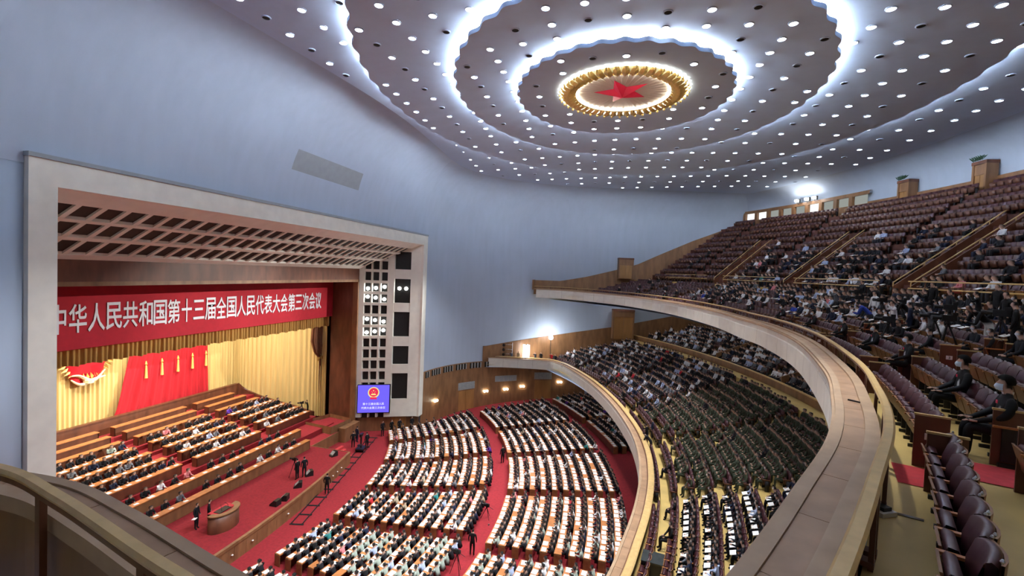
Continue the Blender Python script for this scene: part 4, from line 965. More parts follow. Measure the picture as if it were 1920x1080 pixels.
def skin_mesh(pose, sub):
    J, E, K = skel(pose); me = bpy.data.meshes.new('tmp'); me.from_pydata([q[:3] for q in J], E, []); o = bpy.data.objects.new('tmp', me); COL.objects.link(o)
    m = o.modifiers.new('s', 'SKIN'); m.use_smooth_shade = True; m.branch_smoothing = .6
    for k, q in enumerate(J): d = me.skin_vertices[0].data[k]; d.radius = (q[3], q[3]); d.use_root = (k == 0)
    if sub: s = o.modifiers.new('u', 'SUBSURF'); s.levels = sub
    t = o.modifiers.new('t', 'TRIANGULATE')
    dg = bpy.context.evaluated_depsgraph_get(); ev = bpy.data.meshes.new_from_object(o.evaluated_get(dg)); bpy.data.objects.remove(o)
    V = np.array([v.co[:] for v in ev.vertices]); T = np.array([p.vertices[:] for p in ev.polygons]); bpy.data.meshes.remove(ev)
    Ja = np.array([q[:3] for q in J]); Rr = np.array([q[3] for q in J]); pe, wa, chh, ne, hd, ht = K
    # flatten the trunk a little front to back, widen it across
    legs0 = len(J)
    seg = np.array(E); D = np.full(len(V), 9e9); B = np.zeros(len(V), int)
    for k, (a, b) in enumerate(E):
        ab = Ja[b]-Ja[a]; t_ = np.clip(((V-Ja[a]) @ ab)/max(1e-9, ab @ ab), 0, 1); dd = np.linalg.norm(V-(Ja[a]+t_[:, None]*ab), axis=1)-(Rr[a]*(1-t_)+Rr[b]*t_)*.95
        m_ = dd < D; D[m_] = dd[m_]; B[m_] = k
    C = np.full(len(V), 2)
    arm_first = 5; ends = {}
    for k, (a, b) in enumerate(E):
        idx = B == k
        if b in (hd, ht): C[idx] = 0
        elif b == ne: C[idx] = np.where(V[idx][:, 2] > Ja[ne][2]-.03, 1, 2)
        elif b == len(J)-1 or (Ja[b][2] < .09): C[idx] = 5
        elif Ja[b][2] < Ja[pe][2]+.05 and Rr[b] >= .045 and not (abs(Ja[b][1]) > .2): C[idx] = 4
        elif abs(Rr[b]-.03) < 1e-6: C[idx] = 1
    # trousers below the waist
    C[(B == 0) & (V[:, 2] < Ja[pe][2]+.05)] = 4
    hdp = Ja[hd]
    face = (C == 0) & (V[:, 0] > hdp[0]+.012) & (V[:, 2] < hdp[2]+.075); C[face] = 1
    C[(C == 1) & face & (V[:, 2] < hdp[2]+.0) & (V[:, 0] > hdp[0]+.03)] = 6
    C[(C == 0) & (V[:, 2] < hdp[2]-.05)] = 1
    if not sub: C[C == 6] = 1; C[(C == 1) & face & (V[:, 0] < hdp[0]+.06)] = 0
    front = (C == 2) & (V[:, 0] > Ja[chh][0]+.095) & (abs(V[:, 1]) < .055) & (V[:, 2] > Ja[wa][2]); C[front] = 3
    # face shape: nose, chin, brow, ears pulled out of the head surface
    if sub:
        h = V-hdp; 
        nose = (abs(h[:, 1]) < .028) & (h[:, 0] > .05) & (abs(h[:, 2]+.005) < .03); V[nose, 0] += .022
        ear = (abs(h[:, 1]) > .07) & (abs(h[:, 0]-.0) < .03) & (abs(h[:, 2]) < .04) & (B == list(map(tuple, E)).index((ne, hd))); V[ear, 1] *= 1.12
    return V, T, np.zeros(len(T), int), C
POSES = ['desk', 'sit', 'read', 'usher', 'stand', 'aim', 'bend']
LOW = {p: skin_mesh(p, 0) for p in POSES}; MED = {p: skin_mesh(p, 1) for p in POSES}; HIGH = {p: skin_mesh(p, 2) for p in ('usher',)}
SK = (.52, .33, .25); HAIR = (.010, .009, .009); WH = (.78, .79, .82); MASK = (.62, .72, .82); BK = (.008, .008, .009)
def pal(j, sh=WH, tr=None, hair=HAIR, mask=False): return [hair, SK, j, sh, tr or tuple(c*.9 for c in j), BK, MASK if mask else SK]
PAL = {'dark': ('dark suit', (.010, .011, .015), WH, None), 'black': ('black suit', (.006, .006, .007), WH, None), 'navy': ('navy suit', (.012, .018, .045), WH, None), 'grey': ('grey jacket', (.13, .14, .16), WH, (.02, .02, .025)),
       'white': ('white shirt', (.72, .74, .78), WH, (.02, .02, .03)), 'pblue': ('pale blue shirt', (.38, .46, .66), (.4, .48, .68), (.02, .02, .03)), 'green': ('olive green uniform', (.045, .055, .034), (.25, .28, .2), None), 'pgreen': ('pale green uniform', (.33, .40, .35), (.5, .55, .5), (.03, .04, .05)),
       'red': ('red jacket', (.5, .02, .03), WH, (.02, .02, .02)), 'purple': ('purple jacket', (.09, .03, .3), WH, (.02, .02, .02)), 'pink': ('pink patterned dress', (.6, .2, .22), WH, (.3, .05, .05)), 'teal': ('teal jacket', (.03, .2, .2), WH, (.02, .02, .02)), 'blue': ('royal blue jacket', (.03, .06, .35), WH, (.02, .02, .02)), 'bw': ('black top and white trousers', (.008, .008, .009), (.008, .008, .009), (.7, .7, .66)), 'tan': ('tan jacket', (.4, .32, .22), WH, (.03, .03, .03))}
def palette(k, mask): n, j, s, t = PAL[k]; return pal(j, s, t, mask=mask, hair=HAIR)
def pick(w): ks = list(w); return random.choices(ks, [w[k] for k in ks])[0]
PEOPLE = []       # (x, y, z, rz, pose, palette key, mask, zone text, group)
def add_p(x, y, z, rz, pose, key, mask, where, group): PEOPLE.append((x, y, z, rz+random.uniform(-.35, .35), pose, key, mask, where, group, random.uniform(.93, 1.05)))
W_FLOOR = dict(dark=60, black=18, navy=10, grey=4, white=6, pblue=2, red=.7, purple=.6, pink=.5, teal=.4, tan=.6)
for x, y, z, rz, sec, b, j, kk in FLOORSEAT:
    if random.random() < .035: continue
    wt = W_FLOOR
    if b == 3 and sec == 1: wt = dict(pgreen=55, dark=30, pblue=8, black=7) if j > 3 else W_FLOOR
    if b == 2: wt = dict(pgreen=30, dark=55, pblue=8, white=7)
    if b <= 3 and sec == 2: wt = dict(pgreen=40, dark=40, white=12, pblue=8)
    if b == 4 and sec == 2: wt = dict(dark=55, black=15, pgreen=10, white=12, navy=8, pink=1, red=1)
    add_p(x, y, z-.02, rz, 'desk', pick(wt), random.random() < .8, '%s in %s row of %s, %s section' % (nth(kk), ORD[j], BN[b], ('front', 'middle', 'rear')[sec-1]), 'delegates in %s' % BN[b])
for x, y, z, rz, k, bi, kk in STAGESEAT:
    if random.random() < (.22 if k < 2 else .1): continue
    add_p(x, y, z, rz, 'desk', pick(dict(dark=62, black=14, navy=10, white=5, grey=4, pblue=3, pink=1, red=.7, purple=.7, pgreen=1.5)), random.random() < .6, '%s from left in %s row of stage%s' % (nth(kk), ORD[k], '' if k < 2 else ' '+BLKN[bi]), 'people seated on the stage, %s row' % ORD[k])
HELD = []
for i, lst in SEATPOS1.items():
    for kk, (a, x, y, z) in enumerate(lst):
        ad = math.degrees(a)
        if i == 0: continue
        if i == 1:
            if random.random() > .10: continue
            wt = dict(black=1)
        elif ad > 14.5 + (i-6)*.25: wt = dict(dark=44, black=18, white=17, grey=10, pblue=5, navy=6, red=.8, pink=.4)
        elif ad > -3.0: wt = dict(green=96, dark=4)
        else: wt = dict(dark=50, black=28, navy=8, white=7, pblue=3, grey=3, red=.5)
        if i >= 12: wt = dict(dark=45, white=25, grey=15, pblue=8, navy=7)
        if random.random() < (.04 if i > 1 else 0): continue
        if i == 2 and random.random() < .45 and ad > -3: continue
        jt = random.uniform(-.07, .07); jr = random.uniform(.08, .22); xx, yy = x-jr*math.cos(a)-jt*math.sin(a), y-jr*math.sin(a)+jt*math.cos(a)
        zn = 'near block' if ad < -3 else ('middle block' if ad < 14.5 else 'far block')
        add_p(xx, yy, z-.04, a+math.pi, 'read' if ad < -3 and i > 1 else 'sit', pick(wt), random.random() < .85, '%s in %s row of the lower balcony' % (nth(kk), ORD[i]), 'people in the %s of the lower balcony' % zn)
        if ad < -3 and i > 1 and random.random() < .8: HELD.append((x-.52*math.cos(a), y-.52*math.sin(a), z+.72, a+math.pi, '%s in the %s row of the lower balcony' % (nth(kk), ORD[i])))
ush2 = [-19.5, -16.9, -12.2, -8.6, -5.0, -1.2, 3.2, 8.0, 13.2, 18.5, 24, 29.5]
HERO = []
for i, lst in SEATPOS2.items():
    for kk, (a, x, y, z) in enumerate(lst):
        ad = math.degrees(a); xx, yy = x-.12*math.cos(a), y-.12*math.sin(a); pr = 0
        if 2 <= i <= 6: pr = .85 if -9 < ad < 21 else (.02 if ad > 21 else (.45 if -14 < ad <= -9 else .03))
        if i == 2: pr *= .5
        if 7 <= i <= 12: pr = (.8 if 5 < ad < 23 else (.45 if -3 < ad <= 2.4 else .02))*(1-(i-7)*.14)
        if i == 1: pr = 0
        sat = random.random() < pr
        if sat: add_p(xx, yy, z-.04, a+math.pi, random.choice(('sit', 'read')), pick(dict(dark=38, black=22, navy=12, grey=6, white=14, pblue=7, blue=1.5, teal=.8, pink=.8)), random.random() < .85, '%s in %s row of the upper balcony' % (nth(kk), ORD[i]), 'audience in the %s row of the upper balcony' % ORD[i]); 
        if sat and pr > .4 and random.random() < .3: HELD.append((x-.5*math.cos(a), y-.5*math.sin(a), z+.7, a+math.pi, '%s in the %s row of the upper balcony' % (nth(kk), ORD[i])))
for ad in ush2 + [-25.1]:
    a = math.radians(ad); d, z = ROW2[1]; x, y, _ = pol(rr2(a)+d-.12, a, 0); HERO.append((x, y, z-.04+lift(y), a+math.pi, ad))
# a few ushers in the otherwise empty far seats
for i, ad in ((1, 34), (4, 31), (5, 33), (3, 27), (9, 31.5), (10, 31), (11, 30.6)):
    a = math.radians(ad); d, z = ROW2[i]; x, y, _ = pol(rr2(a)+d-.12, a, 0); add_p(x, y, z+lift(y), a+math.pi, 'sit', 'dark', True, 'alone among the empty far seats of the upper balcony', 'ushers in the far seats')
# ---- split into individuals and the rest
MESHC = {}
def person_mesh(pose, key, mask, lod=MED):
    k = (pose, key, mask, id(lod))
    if k not in MESHC:
        V, T, M, C = lod[pose]; me = bpy.data.meshes.new('person'); me.from_pydata(V.tolist(), [], T.tolist()); me.polygons.foreach_set('use_smooth', [True]*len(T))
        P_c = np.array(palette(key, mask)); at = me.attributes.new('Col', 'FLOAT_COLOR', 'POINT'); at.data.foreach_set('color', np.c_[P_c[C], np.ones(len(V))].ravel()); me.materials.append(CLOTH); me.update(); MESHC[k] = me
    return MESHC[k]
visp = []
for p in PEOPLE:
    q = in_vis(p[0], p[1], p[2]+1.2, 30)
    if q: visp.append((math.dist(p[:3], (0, 0, CAMZ)), p))
visp.sort(key=lambda q: q[0])
PRESS_N = 34; NIND = 300-len(HERO)-PRESS_N-14
verb = {'desk': 'seated', 'sit': 'seated', 'read': 'seated reading', 'usher': 'seated', 'stand': 'standing', 'aim': 'standing with raised camera', 'bend': 'bending forward'}
def art(s): return s
for d_, p in visp[:NIND]:
    o = link('person', person_mesh(p[4], p[5], p[6]), None, p[:3], p[3]); o.scale = (p[9],)*3
    tag(o, 'person in %s %s %s' % (PAL[p[5]][0], verb[p[4]], p[7]), 'person', p[8])
pidx = {q: k for k, q in enumerate(POSES)}
np_object('seated_crowd', [LOW[q] for q in POSES], [(pidx[p[4]], p[0], p[1], p[2], p[3], p[9], palette(p[5], p[6])) for _, p in visp[NIND:]], [CLOTH], True, 'remaining seated crowd filling the hall floor, stage and balconies', 'people')
# papers held in laps
hp = MB().box((0, 0, 0), (.24, .34, .01), 0, 0, 0).mesh('held_paper', PAPER)
HELD = [(math.dist(h[:3], (0, 0, CAMZ)), h) for h in HELD if in_vis(*h[:3])]; HELD.sort()
for d_, h in HELD[:260]:
    o = tag(link('held_paper', hp, None, h[:3]), 'white paper on the lap %s' % h[4], 'paper', 'papers held by balcony readers'); o.rotation_euler = (0, .35, h[3])
# ---- the ushers in the second row, close to the camera
HAIRM = mat('black_hair', (.006, .0055, .005), .85, .2, 20, spec=.15); MASKM = mat('face_mask', (.55, .68, .80), .7, .05, 6); COLLM = mat('white_collar', (.78, .79, .82), .7, .03, 6)
def hair_mb():
    rows = []
    for v in np.linspace(0, 1, 7):
        th = v*math.pi*.62; row = []
        for u in np.linspace(0, 2*math.pi, 17):
            r = .108; x = r*math.sin(th)*math.cos(u)*1.05; y = r*math.sin(th)*math.sin(u)*.95; z = r*1.1*math.cos(th)
            if math.cos(u) > .25 and z < .045: z = .045; x = min(x, .085)
            row.append((x-.008, y, z+.03))
        rows.append(row)
    return MB().grid(rows)
def mask_mb():
    rows = []
    for v in np.linspace(-1, 1, 5):
        rows.append([(.096*math.cos(u)*1.03-.012*v*v+.012*(1-abs(v))*math.cos(u*2), .088*math.sin(u), -.045+.05*v) for u in np.linspace(-1.15, 1.15, 9)])
    return MB().grid(rows)
HM = hair_mb().mesh('hair', HAIRM, True); MM_ = mask_mb().mesh('face_mask', MASKM, True)
CM = MB().grid([[(.055*math.cos(u)*1.1, .06*math.sin(u), .0), (.06*math.cos(u)*1.15, .068*math.sin(u), .04)] for u in np.linspace(0, 2*math.pi, 13)]).mesh('shirt_collar', COLLM, True)
BADGE = MB().box((0, 0, 0), (.012, .05, .05)).mesh('badge', STARR)
def hand_mesh():
    mb = MB(); mb.box((.04, 0, 0), (.085, .08, .028))
    for k, L_ in enumerate((.07, .08, .075, .058)):
        y = -.03+.02*k; mb.tube([(.08, y, 0), (.08+L_*.5, y, -.004), (.08+L_, y, -.02)], .0085, 5, rs=[.009, .0085, .006])
    mb.tube([(.02, .04, 0), (.05, .065, -.006), (.075, .06, -.014)], .01, 5, rs=[.012, .01, .007])
    return mb.mesh('hand', mat('skin', (.55, .35, .27), .6, .08, 8), True)
HANDM = hand_mesh()
ushn = ['nearest', 'second nearest', 'third nearest', 'fourth nearest', 'fifth nearest', 'sixth nearest', 'seventh nearest', 'eighth nearest', 'ninth nearest', 'tenth nearest', 'eleventh nearest', 'farthest']
for k, (x, y, z, rz, ad) in enumerate(HERO):
    o = link('person', person_mesh('usher', 'black', False, HIGH), None, (x, y, z), rz)
    o.scale = (1.1, 1.1, 1.07)
    lab = 'person in black suit with only the knees in view at bottom right' if ad < -24 else 'person in black suit and face mask seated upright in the second row, %s usher' % ushn[k]
    tag(o, lab, 'person', 'ushers in black suits in the second row')
    h = link('hair', HM, o); h.location = (.055, 0, 1.265); h.scale = (1.0, .98, .95)
    m_ = link('face_mask', MM_, o); m_.location = (.062, 0, 1.255)
    c_ = link('shirt_collar', CM, o); c_.location = (.02, 0, 1.1)
    b_ = link('badge', BADGE, o); b_.location = (.145, .07, .98)
    for s in (1, -1): hh = link('hand', HANDM, o); hh.location = (.36, .135*s, .645); hh.scale = (1, -s, 1)
# ------------------------------------------------------------------ stage equipment and staff
def single(x, y, z, rz, pose, key, lab, mask=False, grp=None, sc=1.0):
    o = link('person', person_mesh(pose, key, mask), None, (x, y, z), rz); o.scale = (sc,)*3; return tag(o, lab, 'person', grp)
def tv_camera(x, y, z, rz, lab, grp=None, h=1.45):
    e = empty('video_camera', (x, y, z), lab, 'camera', grp, rz)
    MB().box((0, 0, h+.1), (.38, .16, .2)).build('body', BLACK, e); MB().tube([(.18, 0, h+.1), (.3, 0, h+.1), (.44, 0, h+.1)], .07, 10, rs=[.06, .065, .08]).build('lens', BLACK, e)
    MB().box((-.12, .1, h+.24), (.14, .08, .1)).build('viewfinder', BLACK, e); MB().tube([(-.15, -.05, h), (-.5, -.12, h-.15)], .015, 5).build('pan_handle', BLACK, e)
    for k in range(3):
        a = k*2.094+.5; MB().tube([(0, 0, h-.05), (.42*math.cos(a), .42*math.sin(a), .0)], .022, 6, rs=[.03, .016]).build('leg', BLACK, e)
    MB().lathe((0, 0, h-.08), [(.03, -.05), (.07, 0), (.05, .08)], 8).build('head', BLACK, e)
    return e
lc = empty('lectern', (-25.2, 23.9, 1.12), 'curved wooden lectern with red top standing at the front of the stage', 'lectern')
rows = []
for a in np.radians(np.linspace(-100, 100, 21)): rows.append([(.95*math.cos(a)*.8, 1.05*math.sin(a), 0), (.95*math.cos(a)*.8, 1.05*math.sin(a), 1.1), (.88*math.cos(a)*.8, .98*math.sin(a), 1.1), (.88*math.cos(a)*.8, .98*math.sin(a), 0)])
MB().grid(rows).build('body', DWOOD, lc, True)
rows = [[(1.0*math.cos(a)*.8, 1.1*math.sin(a), 1.1), (1.0*math.cos(a)*.8, 1.1*math.sin(a), 1.17), (.6*math.cos(a)*.8, .7*math.sin(a), 1.17), (.6*math.cos(a)*.8, .7*math.sin(a), 1.1)] for a in np.radians(np.linspace(-100, 100, 21))]
MB().grid(rows).build('rim', WOOD, lc)
MB().box((-.1, 0, 1.13), (.7, 1.5, .05)).build('reading_top', REDM, lc); MB().box((.05, -.1, 1.18), (.5, .9, .03)).build('document_stand', BLACK, lc)
for y in (-.25, .25): MB().tube([(.15, y, 1.17), (.1, y, 1.4), (-.05, y*.6, 1.52)], .012, 5).build('microphone', BLACK, lc)
single(-26.5, 23.1, 1.12, .3, 'stand', 'dark', 'person in dark suit standing left of the lectern holding a white paper'); single(-26.15, 23.7, 1.12, .8, 'stand', 'black', 'person in black suit standing directly behind the lectern')
tag(link('paper', pmm[1], None, (-26.3, 22.8, 2.0), .3), 'white paper held beside the lectern', 'paper')
tv_camera(-25.8, 31.2, 1.12, math.pi, 'black video camera on tripod on the stage apron before the desks')
single(-25.35, 31.0, 1.12, math.pi, 'stand', 'black', 'camera operator in black standing on the stage apron'); single(-25.1, 31.5, 1.12, 2.6, 'stand', 'dark', 'person in dark suit beside the camera operator on the stage apron')
wm = MB(); wm.add([(-.3, -.25, 0), (.3, -.25, 0), (.3, .25, 0), (-.3, .25, 0), (-.3, -.25, .42), (-.05, -.25, .42), (-.05, .25, .42), (-.3, .25, .42), (.3, -.25, .1), (.3, .25, .1)], [(3, 2, 1, 0), (4, 5, 6, 7), (0, 4, 7, 3), (5, 8, 9, 6), (1, 2, 9, 8), (0, 1, 8, 5, 4), (2, 3, 7, 6, 9)])
wmm = wm.mesh('cabinet', BLACK); grm = MB().add([(-.04, -.22, .425), (.28, -.22, .115), (.28, .22, .115), (-.04, .22, .425)], [(0, 1, 2, 3)]).mesh('grille', TILE)
for k, (x, y, n_) in enumerate(((-24.05, 27.2, 'nearest the lectern'), (-24.0, 28.0, 'second from the lectern'), (-24.45, 30.0, 'third from the lectern'), (-25.0, 31.95, 'by the camera operator'), (-25.6, 36.0, 'farthest along the apron'))):
    e = empty('floor_monitor', (x, y, 1.12), 'black wedge loudspeaker on the stage apron, %s' % n_, 'speaker', 'stage wedge loudspeakers', math.pi+.3*k); link('cabinet', wmm, e); link('grille', grm, e)
# camera dolly track on the floor
tr = empty('dolly_track', (-24.3, 35, 0), 'dark camera dolly track with cross ties lying on the red floor before the stage', 'track')
T0, T1 = Vector((-22.2, 27.2, .03)), Vector((-26.3, 43.8, .03)); dv = (T1-T0); nv = Vector((dv.y, -dv.x, 0)).normalized()
for s in (-.4, .4): ch(MB().tube([T0+nv*s+Vector((0, 0, .05)), T1+nv*s+Vector((0, 0, .05))], .04, 6), 'rail', BLACK, tr)
for k in range(14): c = T0+dv*(k/13); ch(MB().tube([c-nv*.5, c+nv*.5], .06, 4), 'tie', BLACK, tr)
dl = empty('camera_dolly', (-25.5, 40.3, .1), 'black camera dolly with seat and camera standing on the floor track', 'camera dolly', rz=math.atan2(dv.y, dv.x))
MB().box((0, 0, .2), (1.1, .8, .12)).build('platform', BLACK, dl); MB().tube([(0, 0, .25), (0, 0, 1.3)], .09, 8).build('column', BLACK, dl); MB().box((0, 0, 1.5), (.5, .22, .3)).build('camera_body', BLACK, dl); MB().tube([(.25, 0, 1.5), (.55, 0, 1.5)], .08, 8).build('lens', BLACK, dl); MB().box((-.45, 0, .65), (.3, .35, .1)).build('seat', BLACK, dl)
for x in (-.4, .4):
    for y in (-.35, .35): MB().tube([(x, y-.05, .1), (x, y+.05, .1)], .1, 10).build('wheel', BLACK, dl)
single(-25.2, 40.9, 0, 2.8, 'stand', 'dark', 'dolly operator in dark clothes standing by the camera track'); single(-23.0, 31.6, 0, 1.9, 'stand', 'black', 'person in black suit standing on the red floor beside the dolly track')
single(-26.6, 40.6, 0.02, 2.2, 'stand', 'dark', 'person in dark suit standing near the right corner of the stage front'); single(-27.1, 42.0, .02, 1.2, 'stand', 'navy', 'person in navy suit standing by the right stage steps')
for k, (x, y, key) in enumerate(((-25.6, 44.6, 'dark'), (-24.9, 45.3, 'black'), (-24.3, 46.0, 'dark'), (-23.4, 47.2, 'dark'))): single(x, y, 0, -.5, 'stand', key, 'person in %s standing under the right stage frame, %s from the screen' % (PAL[key][0], ORD[k].replace('front', 'first')), grp='staff standing under the stage frame')
# steps from apron to floor
stp = empty('stage_steps', (-26.3, 37.4, 0), 'short red carpeted steps at the right end of the stage apron', 'steps')
for k in range(4): ch(MB().bbox(-26.6+.3*k, -26.3+.3*k, 36.9, 38.6, 0, 1.0-.25*k), 'tread', REDM, stp)
bx = empty('side_dais', (-30.5, 41.6, 1.1), 'low wooden side dais at the right front of the stage', 'dais')
ch(MB().add([(-33.0, 41.0, 1.1), (-29.2, 40.5, 1.1), (-28.9, 43.6, 1.1), (-32.0, 44.2, 1.1), (-33.0, 41.0, 1.9), (-29.2, 40.5, 1.9), (-28.9, 43.6, 1.9), (-32.0, 44.2, 1.9)], [(0, 1, 5, 4), (1, 2, 6, 5), (2, 3, 7, 6), (3, 0, 4, 7)]), 'wall', WOOD, bx); ch(MB().add([(-33.0, 41.0, 1.5), (-29.2, 40.5, 1.5), (-28.9, 43.6, 1.5), (-32.0, 44.2, 1.5)], [(0, 1, 2, 3)]), 'floor', RED, bx)
ch(MB().bbox(-29.0, -28.2, 41.5, 44.2, 0, 1.5), 'side_wall', WOOD, bx)
tv_camera(-34.0, 42.0, 2.0, -2.4, 'black video camera on the stage beside the right curtain', h=1.4); single(-33.7, 42.6, 2.0, -2.4, 'aim', 'black', 'camera operator in black on the stage beside the right curtain')
# exit sign and door below the right lattice
dr_ = link('door_3', None, None, (0, 0, 0)); dr_['kind'] = 'structure'
for k in range(2):
    o = jbox(.2+.12*k, .315+.12*k, .05, 2.3, .35, .06).build('leaf', DOORW, dr_)
jbox(.17, .46, 2.3, 2.75, .1, .3).build('lintel', CREAM, dr_); jbox(0, 1.0, 0, 1.65, .42, .1).build('base_wall', WOOD, dr_)
ex = empty('exit_sign', jam(.32, 2.5), 'small green exit sign over the door under the stage frame', 'sign')
ch(jbox(.28, .36, 2.4, 2.65, .04, .05), 'box', mat('sign_green', (.02, .12, .06), .5, .1, 4), ex)
# people and cameras on the red aisle
single(-11.0, 41.6, floor_z(39), 2.4, 'stand', 'black', 'usher in black suit standing in the red aisle between the desk blocks'); single(-9.0, 27.3, floor_z(39), 1.7, 'stand', 'black', 'person in black suit walking along the red aisle near the bottom of the hall')
tv_camera(-9.5, 31.9, floor_z(38.5), 2.9, 'black camera on tripod in the red aisle', h=.9); tv_camera(-9.3, 25.4, floor_z(38.5), 2.9, 'black camera on tripod in the red aisle near the walking person', h=1.3)
# ------------------------------------------------------------------ press corner of the lower balcony
pn = empty('light_panel', (-13.3, 60.7, 6.1), 'tall glaring white light panel on the press end of the lower balcony', 'lamp')
MB().box((0, 0, 1.75), (.12, 1.0, 2.0)).build('housing', BLACK, pn); MB().box((.07, -.02, 1.75), (.03, .9, 1.9)).build('diffuser', emit('panel_glow', (1, 1, 1), 24.0), pn); MB().box((-.0, -.07, 1.75), (.9, .03, 1.9)).build('side_diffuser', MATS['panel_glow'], pn)
MB().tube([(0, 0, 0), (0, 0, .8)], .04, 6).build('stand', BLACK, pn)
fl_ = empty('flood_lamp', (-10.1, 61.4, 6.1), 'very bright flood lamp on a stand at the lower balcony press end', 'lamp')
MB().tube([(0, 0, 0), (0, 0, 3.6)], .04, 6).build('stand', BLACK, fl_); MB().lathe((0, 0, 3.85), [(.02, -.3), (.24, -.2), (.3, 0), (.24, .2), (.02, .3)], 14).build('bulb', emit('flood_glow', (1, 1, 1), 120.0), fl_)
MB().lathe((0, .1, 3.85), [(.1, -.36), (.12, -.32)], 10).build('yoke', BLACK, fl_)
hm = MB().tube([(0, 0, 0), (.25, 0, -.03), (.42, 0, -.06)], .1, 8, rs=[.14, .19, .2]).mesh('lamp_head', BLACK); gm = MB().lathe((0, 0, 0), [(.02, -.02), (.12, 0), (.02, .02)], 8).mesh('bulb', PLAST)
la = empty('lamp_rack', (-16.6, 60.0, 6.1), 'rack of black theatre lamps in three rows at the end of the lower balcony', 'lamp rack')
for r_ in range(3):
    MB().tube([(-1.4, .3, 1.3+.65*r_), (1.4, .3, 1.3+.65*r_)], .03, 5).build('bar', STEEL, la)
    for k in range(8): o = link('lamp_head', hm if k < 5 else gm, la, (-1.3+.37*k, .25, 1.3+.65*r_), -1.3); 
for x in (-1.4, 1.4): MB().tube([(x, .3, 0), (x, .3, 2.9)], .035, 5).build('upright', STEEL, la)
for k, (x, y, key) in enumerate(((-15.2, 60.2, 'grey'), (-14.4, 60.7, 'tan'), (-12.1, 61.2, 'dark'), (-11.4, 61.6, 'black'), (-9.9, 61.6, 'red'), (-9.3, 60.9, 'dark'), (-8.6, 61.6, 'grey'))): single(x, y, 6.1, -1.9, 'stand' if k % 2 else 'aim', key, 'press worker in %s by the lower balcony lamps, %s from the stage' % (PAL[key][0], nth(k)), grp='press workers at the lamp end')
# bright lamps on the booth roof
for k, ad in enumerate((25.6, 24.5, 23.7)):
    e = empty('spot_lamp', pol(73.7, math.radians(ad), 28.1), 'bright spot lamp standing on the booth roof, %s' % ('left one', 'middle one', 'right wide one')[k], 'lamp', 'lamps on the booth roof', math.radians(ad)+math.pi)
    MB().lathe((0, 0, .25), [(.02, -.16), (.2, -.1), (.22, .1), (.02, .16)], 10).build('bulb', GLOWW, e); MB().box((-.25, 0, .25), (.2, .4, .45)).build('housing', BLACK, e); MB().tube([(-.1, 0, -.2), (-.1, 0, .1)], .03, 5).build('stand', BLACK, e)
# photographers on the lower balcony walkway, black case below
for k, (x, y, rz) in enumerate(((1.75, 34.9, 2.6), (2.2, 36.3, 3.3), (2.0, 33.4, 2.9))): single(x, y, 6.12, rz, ('aim', 'stand', 'bend')[k], ('black', 'navy', 'dark')[k], 'photographer in %s on the walkway of the lower balcony' % ('black', 'navy', 'dark clothes')[k], grp='photographers on the lower balcony walkway')
cs = empty('equipment_case', (1.55, 19.6, 6.1), 'glossy black equipment case on the walkway of the lower balcony', 'case', rz=-.15)
MB().box((0, 0, .4), (1.0, .8, .8)).build('body', BLACK, cs); MB().box((0, 0, .84), (1.04, .84, .07)).build('lid', mat('case_lid', (.03, .035, .035), .2, .2, 4), cs)
for y in (-.3, .3): MB().box((-.51, y, .6), (.03, .1, .06)).build('latch', STEEL, cs)
# ------------------------------------------------------------------ press crowd standing in the upper balcony
PRESS = [(-1.3, 4, 'stand', 'white', 'standing photographer in pale grey shirt'), (-6.6, 3, 'stand', 'navy', 'standing photographer in navy polo seen from behind'), (-9.9, 4, 'bend', 'bw', 'photographer in black top and white trousers bending over a tripod'), (1.3, 3, 'bend', 'white', 'person in white shirt bending forward over the seats'),
         (-5.3, 3, 'aim', 'white', 'photographer in white shirt aiming a camera beside the navy polo'), (-3.2, 3, 'bend', 'blue', 'person in blue shirt leaning over the seat backs'), (-8.4, 3, 'aim', 'grey', 'photographer in grey shirt aiming a long lens'), (-10.6, 5, 'aim', 'black', 'photographer in black top aiming upward'), (-11.3, 4, 'stand', 'black', 'photographer in black leaning at the right edge of the press group'), (-8.6, 5, 'stand', 'black', 'photographer in black behind the tripods'), (-7.0, 5, 'aim', 'black', 'photographer in black with raised camera in the middle'), (-5.2, 5, 'stand', 'dark', 'person in dark suit standing behind the press group'), (-3.6, 5, 'aim', 'black', 'photographer in black behind the grey shirt'), (-2.2, 6, 'stand', 'black', 'person in black standing at the aisle rail'), (-6.2, 6, 'stand', 'black', 'person in black standing near the gilt rail'), (-9.4, 6, 'aim', 'tan', 'photographer in tan jacket at the rail'), (.6, 5, 'stand', 'black', 'person in black standing left of the press group'), (2.6, 4, 'aim', 'grey', 'photographer in grey at the left of the press group'), (3.6, 6, 'stand', 'dark', 'person in dark suit at the foot of the stair'), (-12.2, 5, 'stand', 'dark', 'person in dark clothes at the far right of the press group'), (5.2, 3, 'bend', 'black', 'photographer in black crouching over the front rows'), (-4.4, 4, 'bend', 'black', 'photographer in black stooping over a bag')]
for ad, i, pose, key, lab in PRESS:
    a = math.radians(ad); d, z = ROW2[i]; x, y, _ = pol(rr2(a)+d-.35, a, 0); single(x, y, z+lift(y), a+math.pi+random.uniform(-.6, .6), pose, key, lab + ' in the upper balcony', grp='press photographers in the upper balcony')
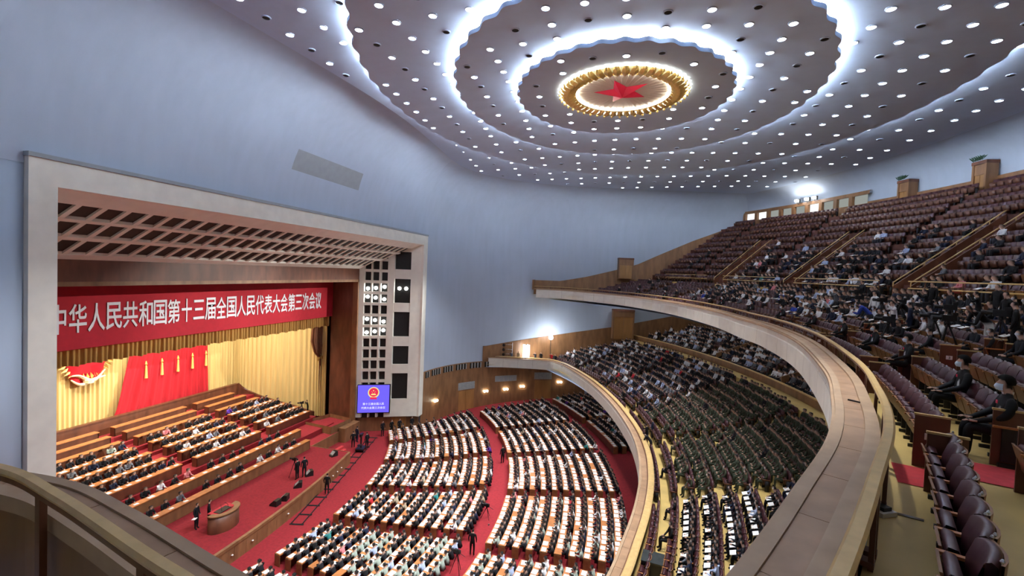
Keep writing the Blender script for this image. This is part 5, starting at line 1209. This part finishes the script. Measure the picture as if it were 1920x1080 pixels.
for k, (ad, i) in enumerate(((-9.2, 3), (-7.7, 4), (-6.0, 4), (-10.2, 3), (-4.0, 4), (-2.4, 4), (-.2, 4), (1.9, 5), (-8.0, 2), (-11.0, 4))):
    a = math.radians(ad); d, z = ROW2[i]; x, y, _ = pol(rr2(a)+d-.55, a, 0); tv_camera(x, y, z+lift(y), a+math.pi+random.uniform(-.4, .4), 'black press camera on tripod among the upper balcony seats, %s one' % nth(k), 'press tripods in the upper balcony', 1.25)
for ad, i in ((-9.4, 4), (-6.8, 2)):
    a = math.radians(ad); d, z = ROW2[i]; x, y, _ = pol(rr2(a)+d-.3, a, 0)
# ------------------------------------------------------------------ near details
ps = empty('power_strip', (3.5, 7.25, 15.5), 'white power socket block with black plug on the ochre floor by the rail', 'power strip', rz=.5)
MB().box((0, 0, .03), (.26, .2, .06)).build('block', PLAST, ps); MB().box((.01, 0, .08), (.14, .12, .06)).build('plug', BLACK, ps)
tag(MB().tube([(3.55, 7.3, 15.53), (3.75, 7.28, 15.515), (3.95, 7.2, 15.515)], .018, 5).build('power_cable', STEEL), 'grey cable running from the power socket to the seats', 'cable')
MB_ = MB().tube([(3.5, 7.42, 15.55), (3.45, 7.6, 15.6), (3.52, 7.7, 15.7)], .012, 5); tag(MB_.build('plug_lead', PLAST), 'short white plug lead hanging behind the power socket', 'cable')
cov = MB().box((4.55, 10.55, 16.285), (.36, .03, .03), -.8).build('slot_cover', BLACK); tag(cov, 'thin black slot bar lying across the upper balcony coping', 'bar')
for k, (ad, c_) in enumerate(((-19.5, 0), (-16.2, 1), (-13.4, 2))):
    a = math.radians(ad); x, y, _ = pol(re2(a)+.6, a, 0); tag(MB().box((x, y, 15.95), (.06, .16, .2), a).build('fire_box', STARR), 'small red box on the inner side of the upper balcony rail, %s' % ('nearest', 'middle', 'farthest')[k], 'box', 'red boxes on the rail')
bd = MB().box((-4.75, 1.2, 15.53), (1.2, .5, .05), .35).build('loose_board', TAN2); tag(bd, 'loose pale board lying on the dark floor at the bottom left', 'board')

# ------------------------------------------------------------------ lamps under the upper balcony, added fill lamps under the lower one
SOFL = emit('soffit_lamp', (.95, .97, 1.0), 46.0)
slm = MB().lathe((0, 0, 0), [(.3, .06), (.3, -.03), (.26, -.04), (.26, -.01)], 14, 1); slm.f.pop(); slm.mi.pop()
slm.add([(.26*math.cos(2*math.pi*k/14), .26*math.sin(2*math.pi*k/14), -.012) for k in range(14)], [tuple(range(14))], 0); slm = slm.mesh('soffit_light', [SOFL, CEIL])
for k, (r, ad) in enumerate([(rr_, a_) for rr_ in (58.5, 62.5, 66.5) for a_ in (-8, -1, 6, 13, 20, 27, 33, 37)]):
    x, y, _ = pol(r, math.radians(ad), 0); d = r-re2(math.radians(ad)); z = float(np.interp(d, [.1, 4, 10, 20], [15.05, 15.1, 16.4, 22]))
    if y > wall_pt(x)-.8: continue
    tag(link('soffit_light', slm, None, (x, y, z-.07)), 'round lamp under the upper balcony, %s ring, %s from the near side' % (('front', 'middle', 'rear')[k//8], nth(k % 8)), 'ceiling light', 'lamps under the upper balcony')
for k, ad in enumerate((18, 23, 28, 33, 38)):  # lamps added to brighten the floor seating beneath the lower balcony
    x, y, _ = pol(52.5, math.radians(ad), 0); tag(link('soffit_light', slm, None, (x, y, 5.68)), 'added round fill lamp under the lower balcony, %s from the near side' % nth(k), 'ceiling light', 'added fill lamps under the lower balcony')
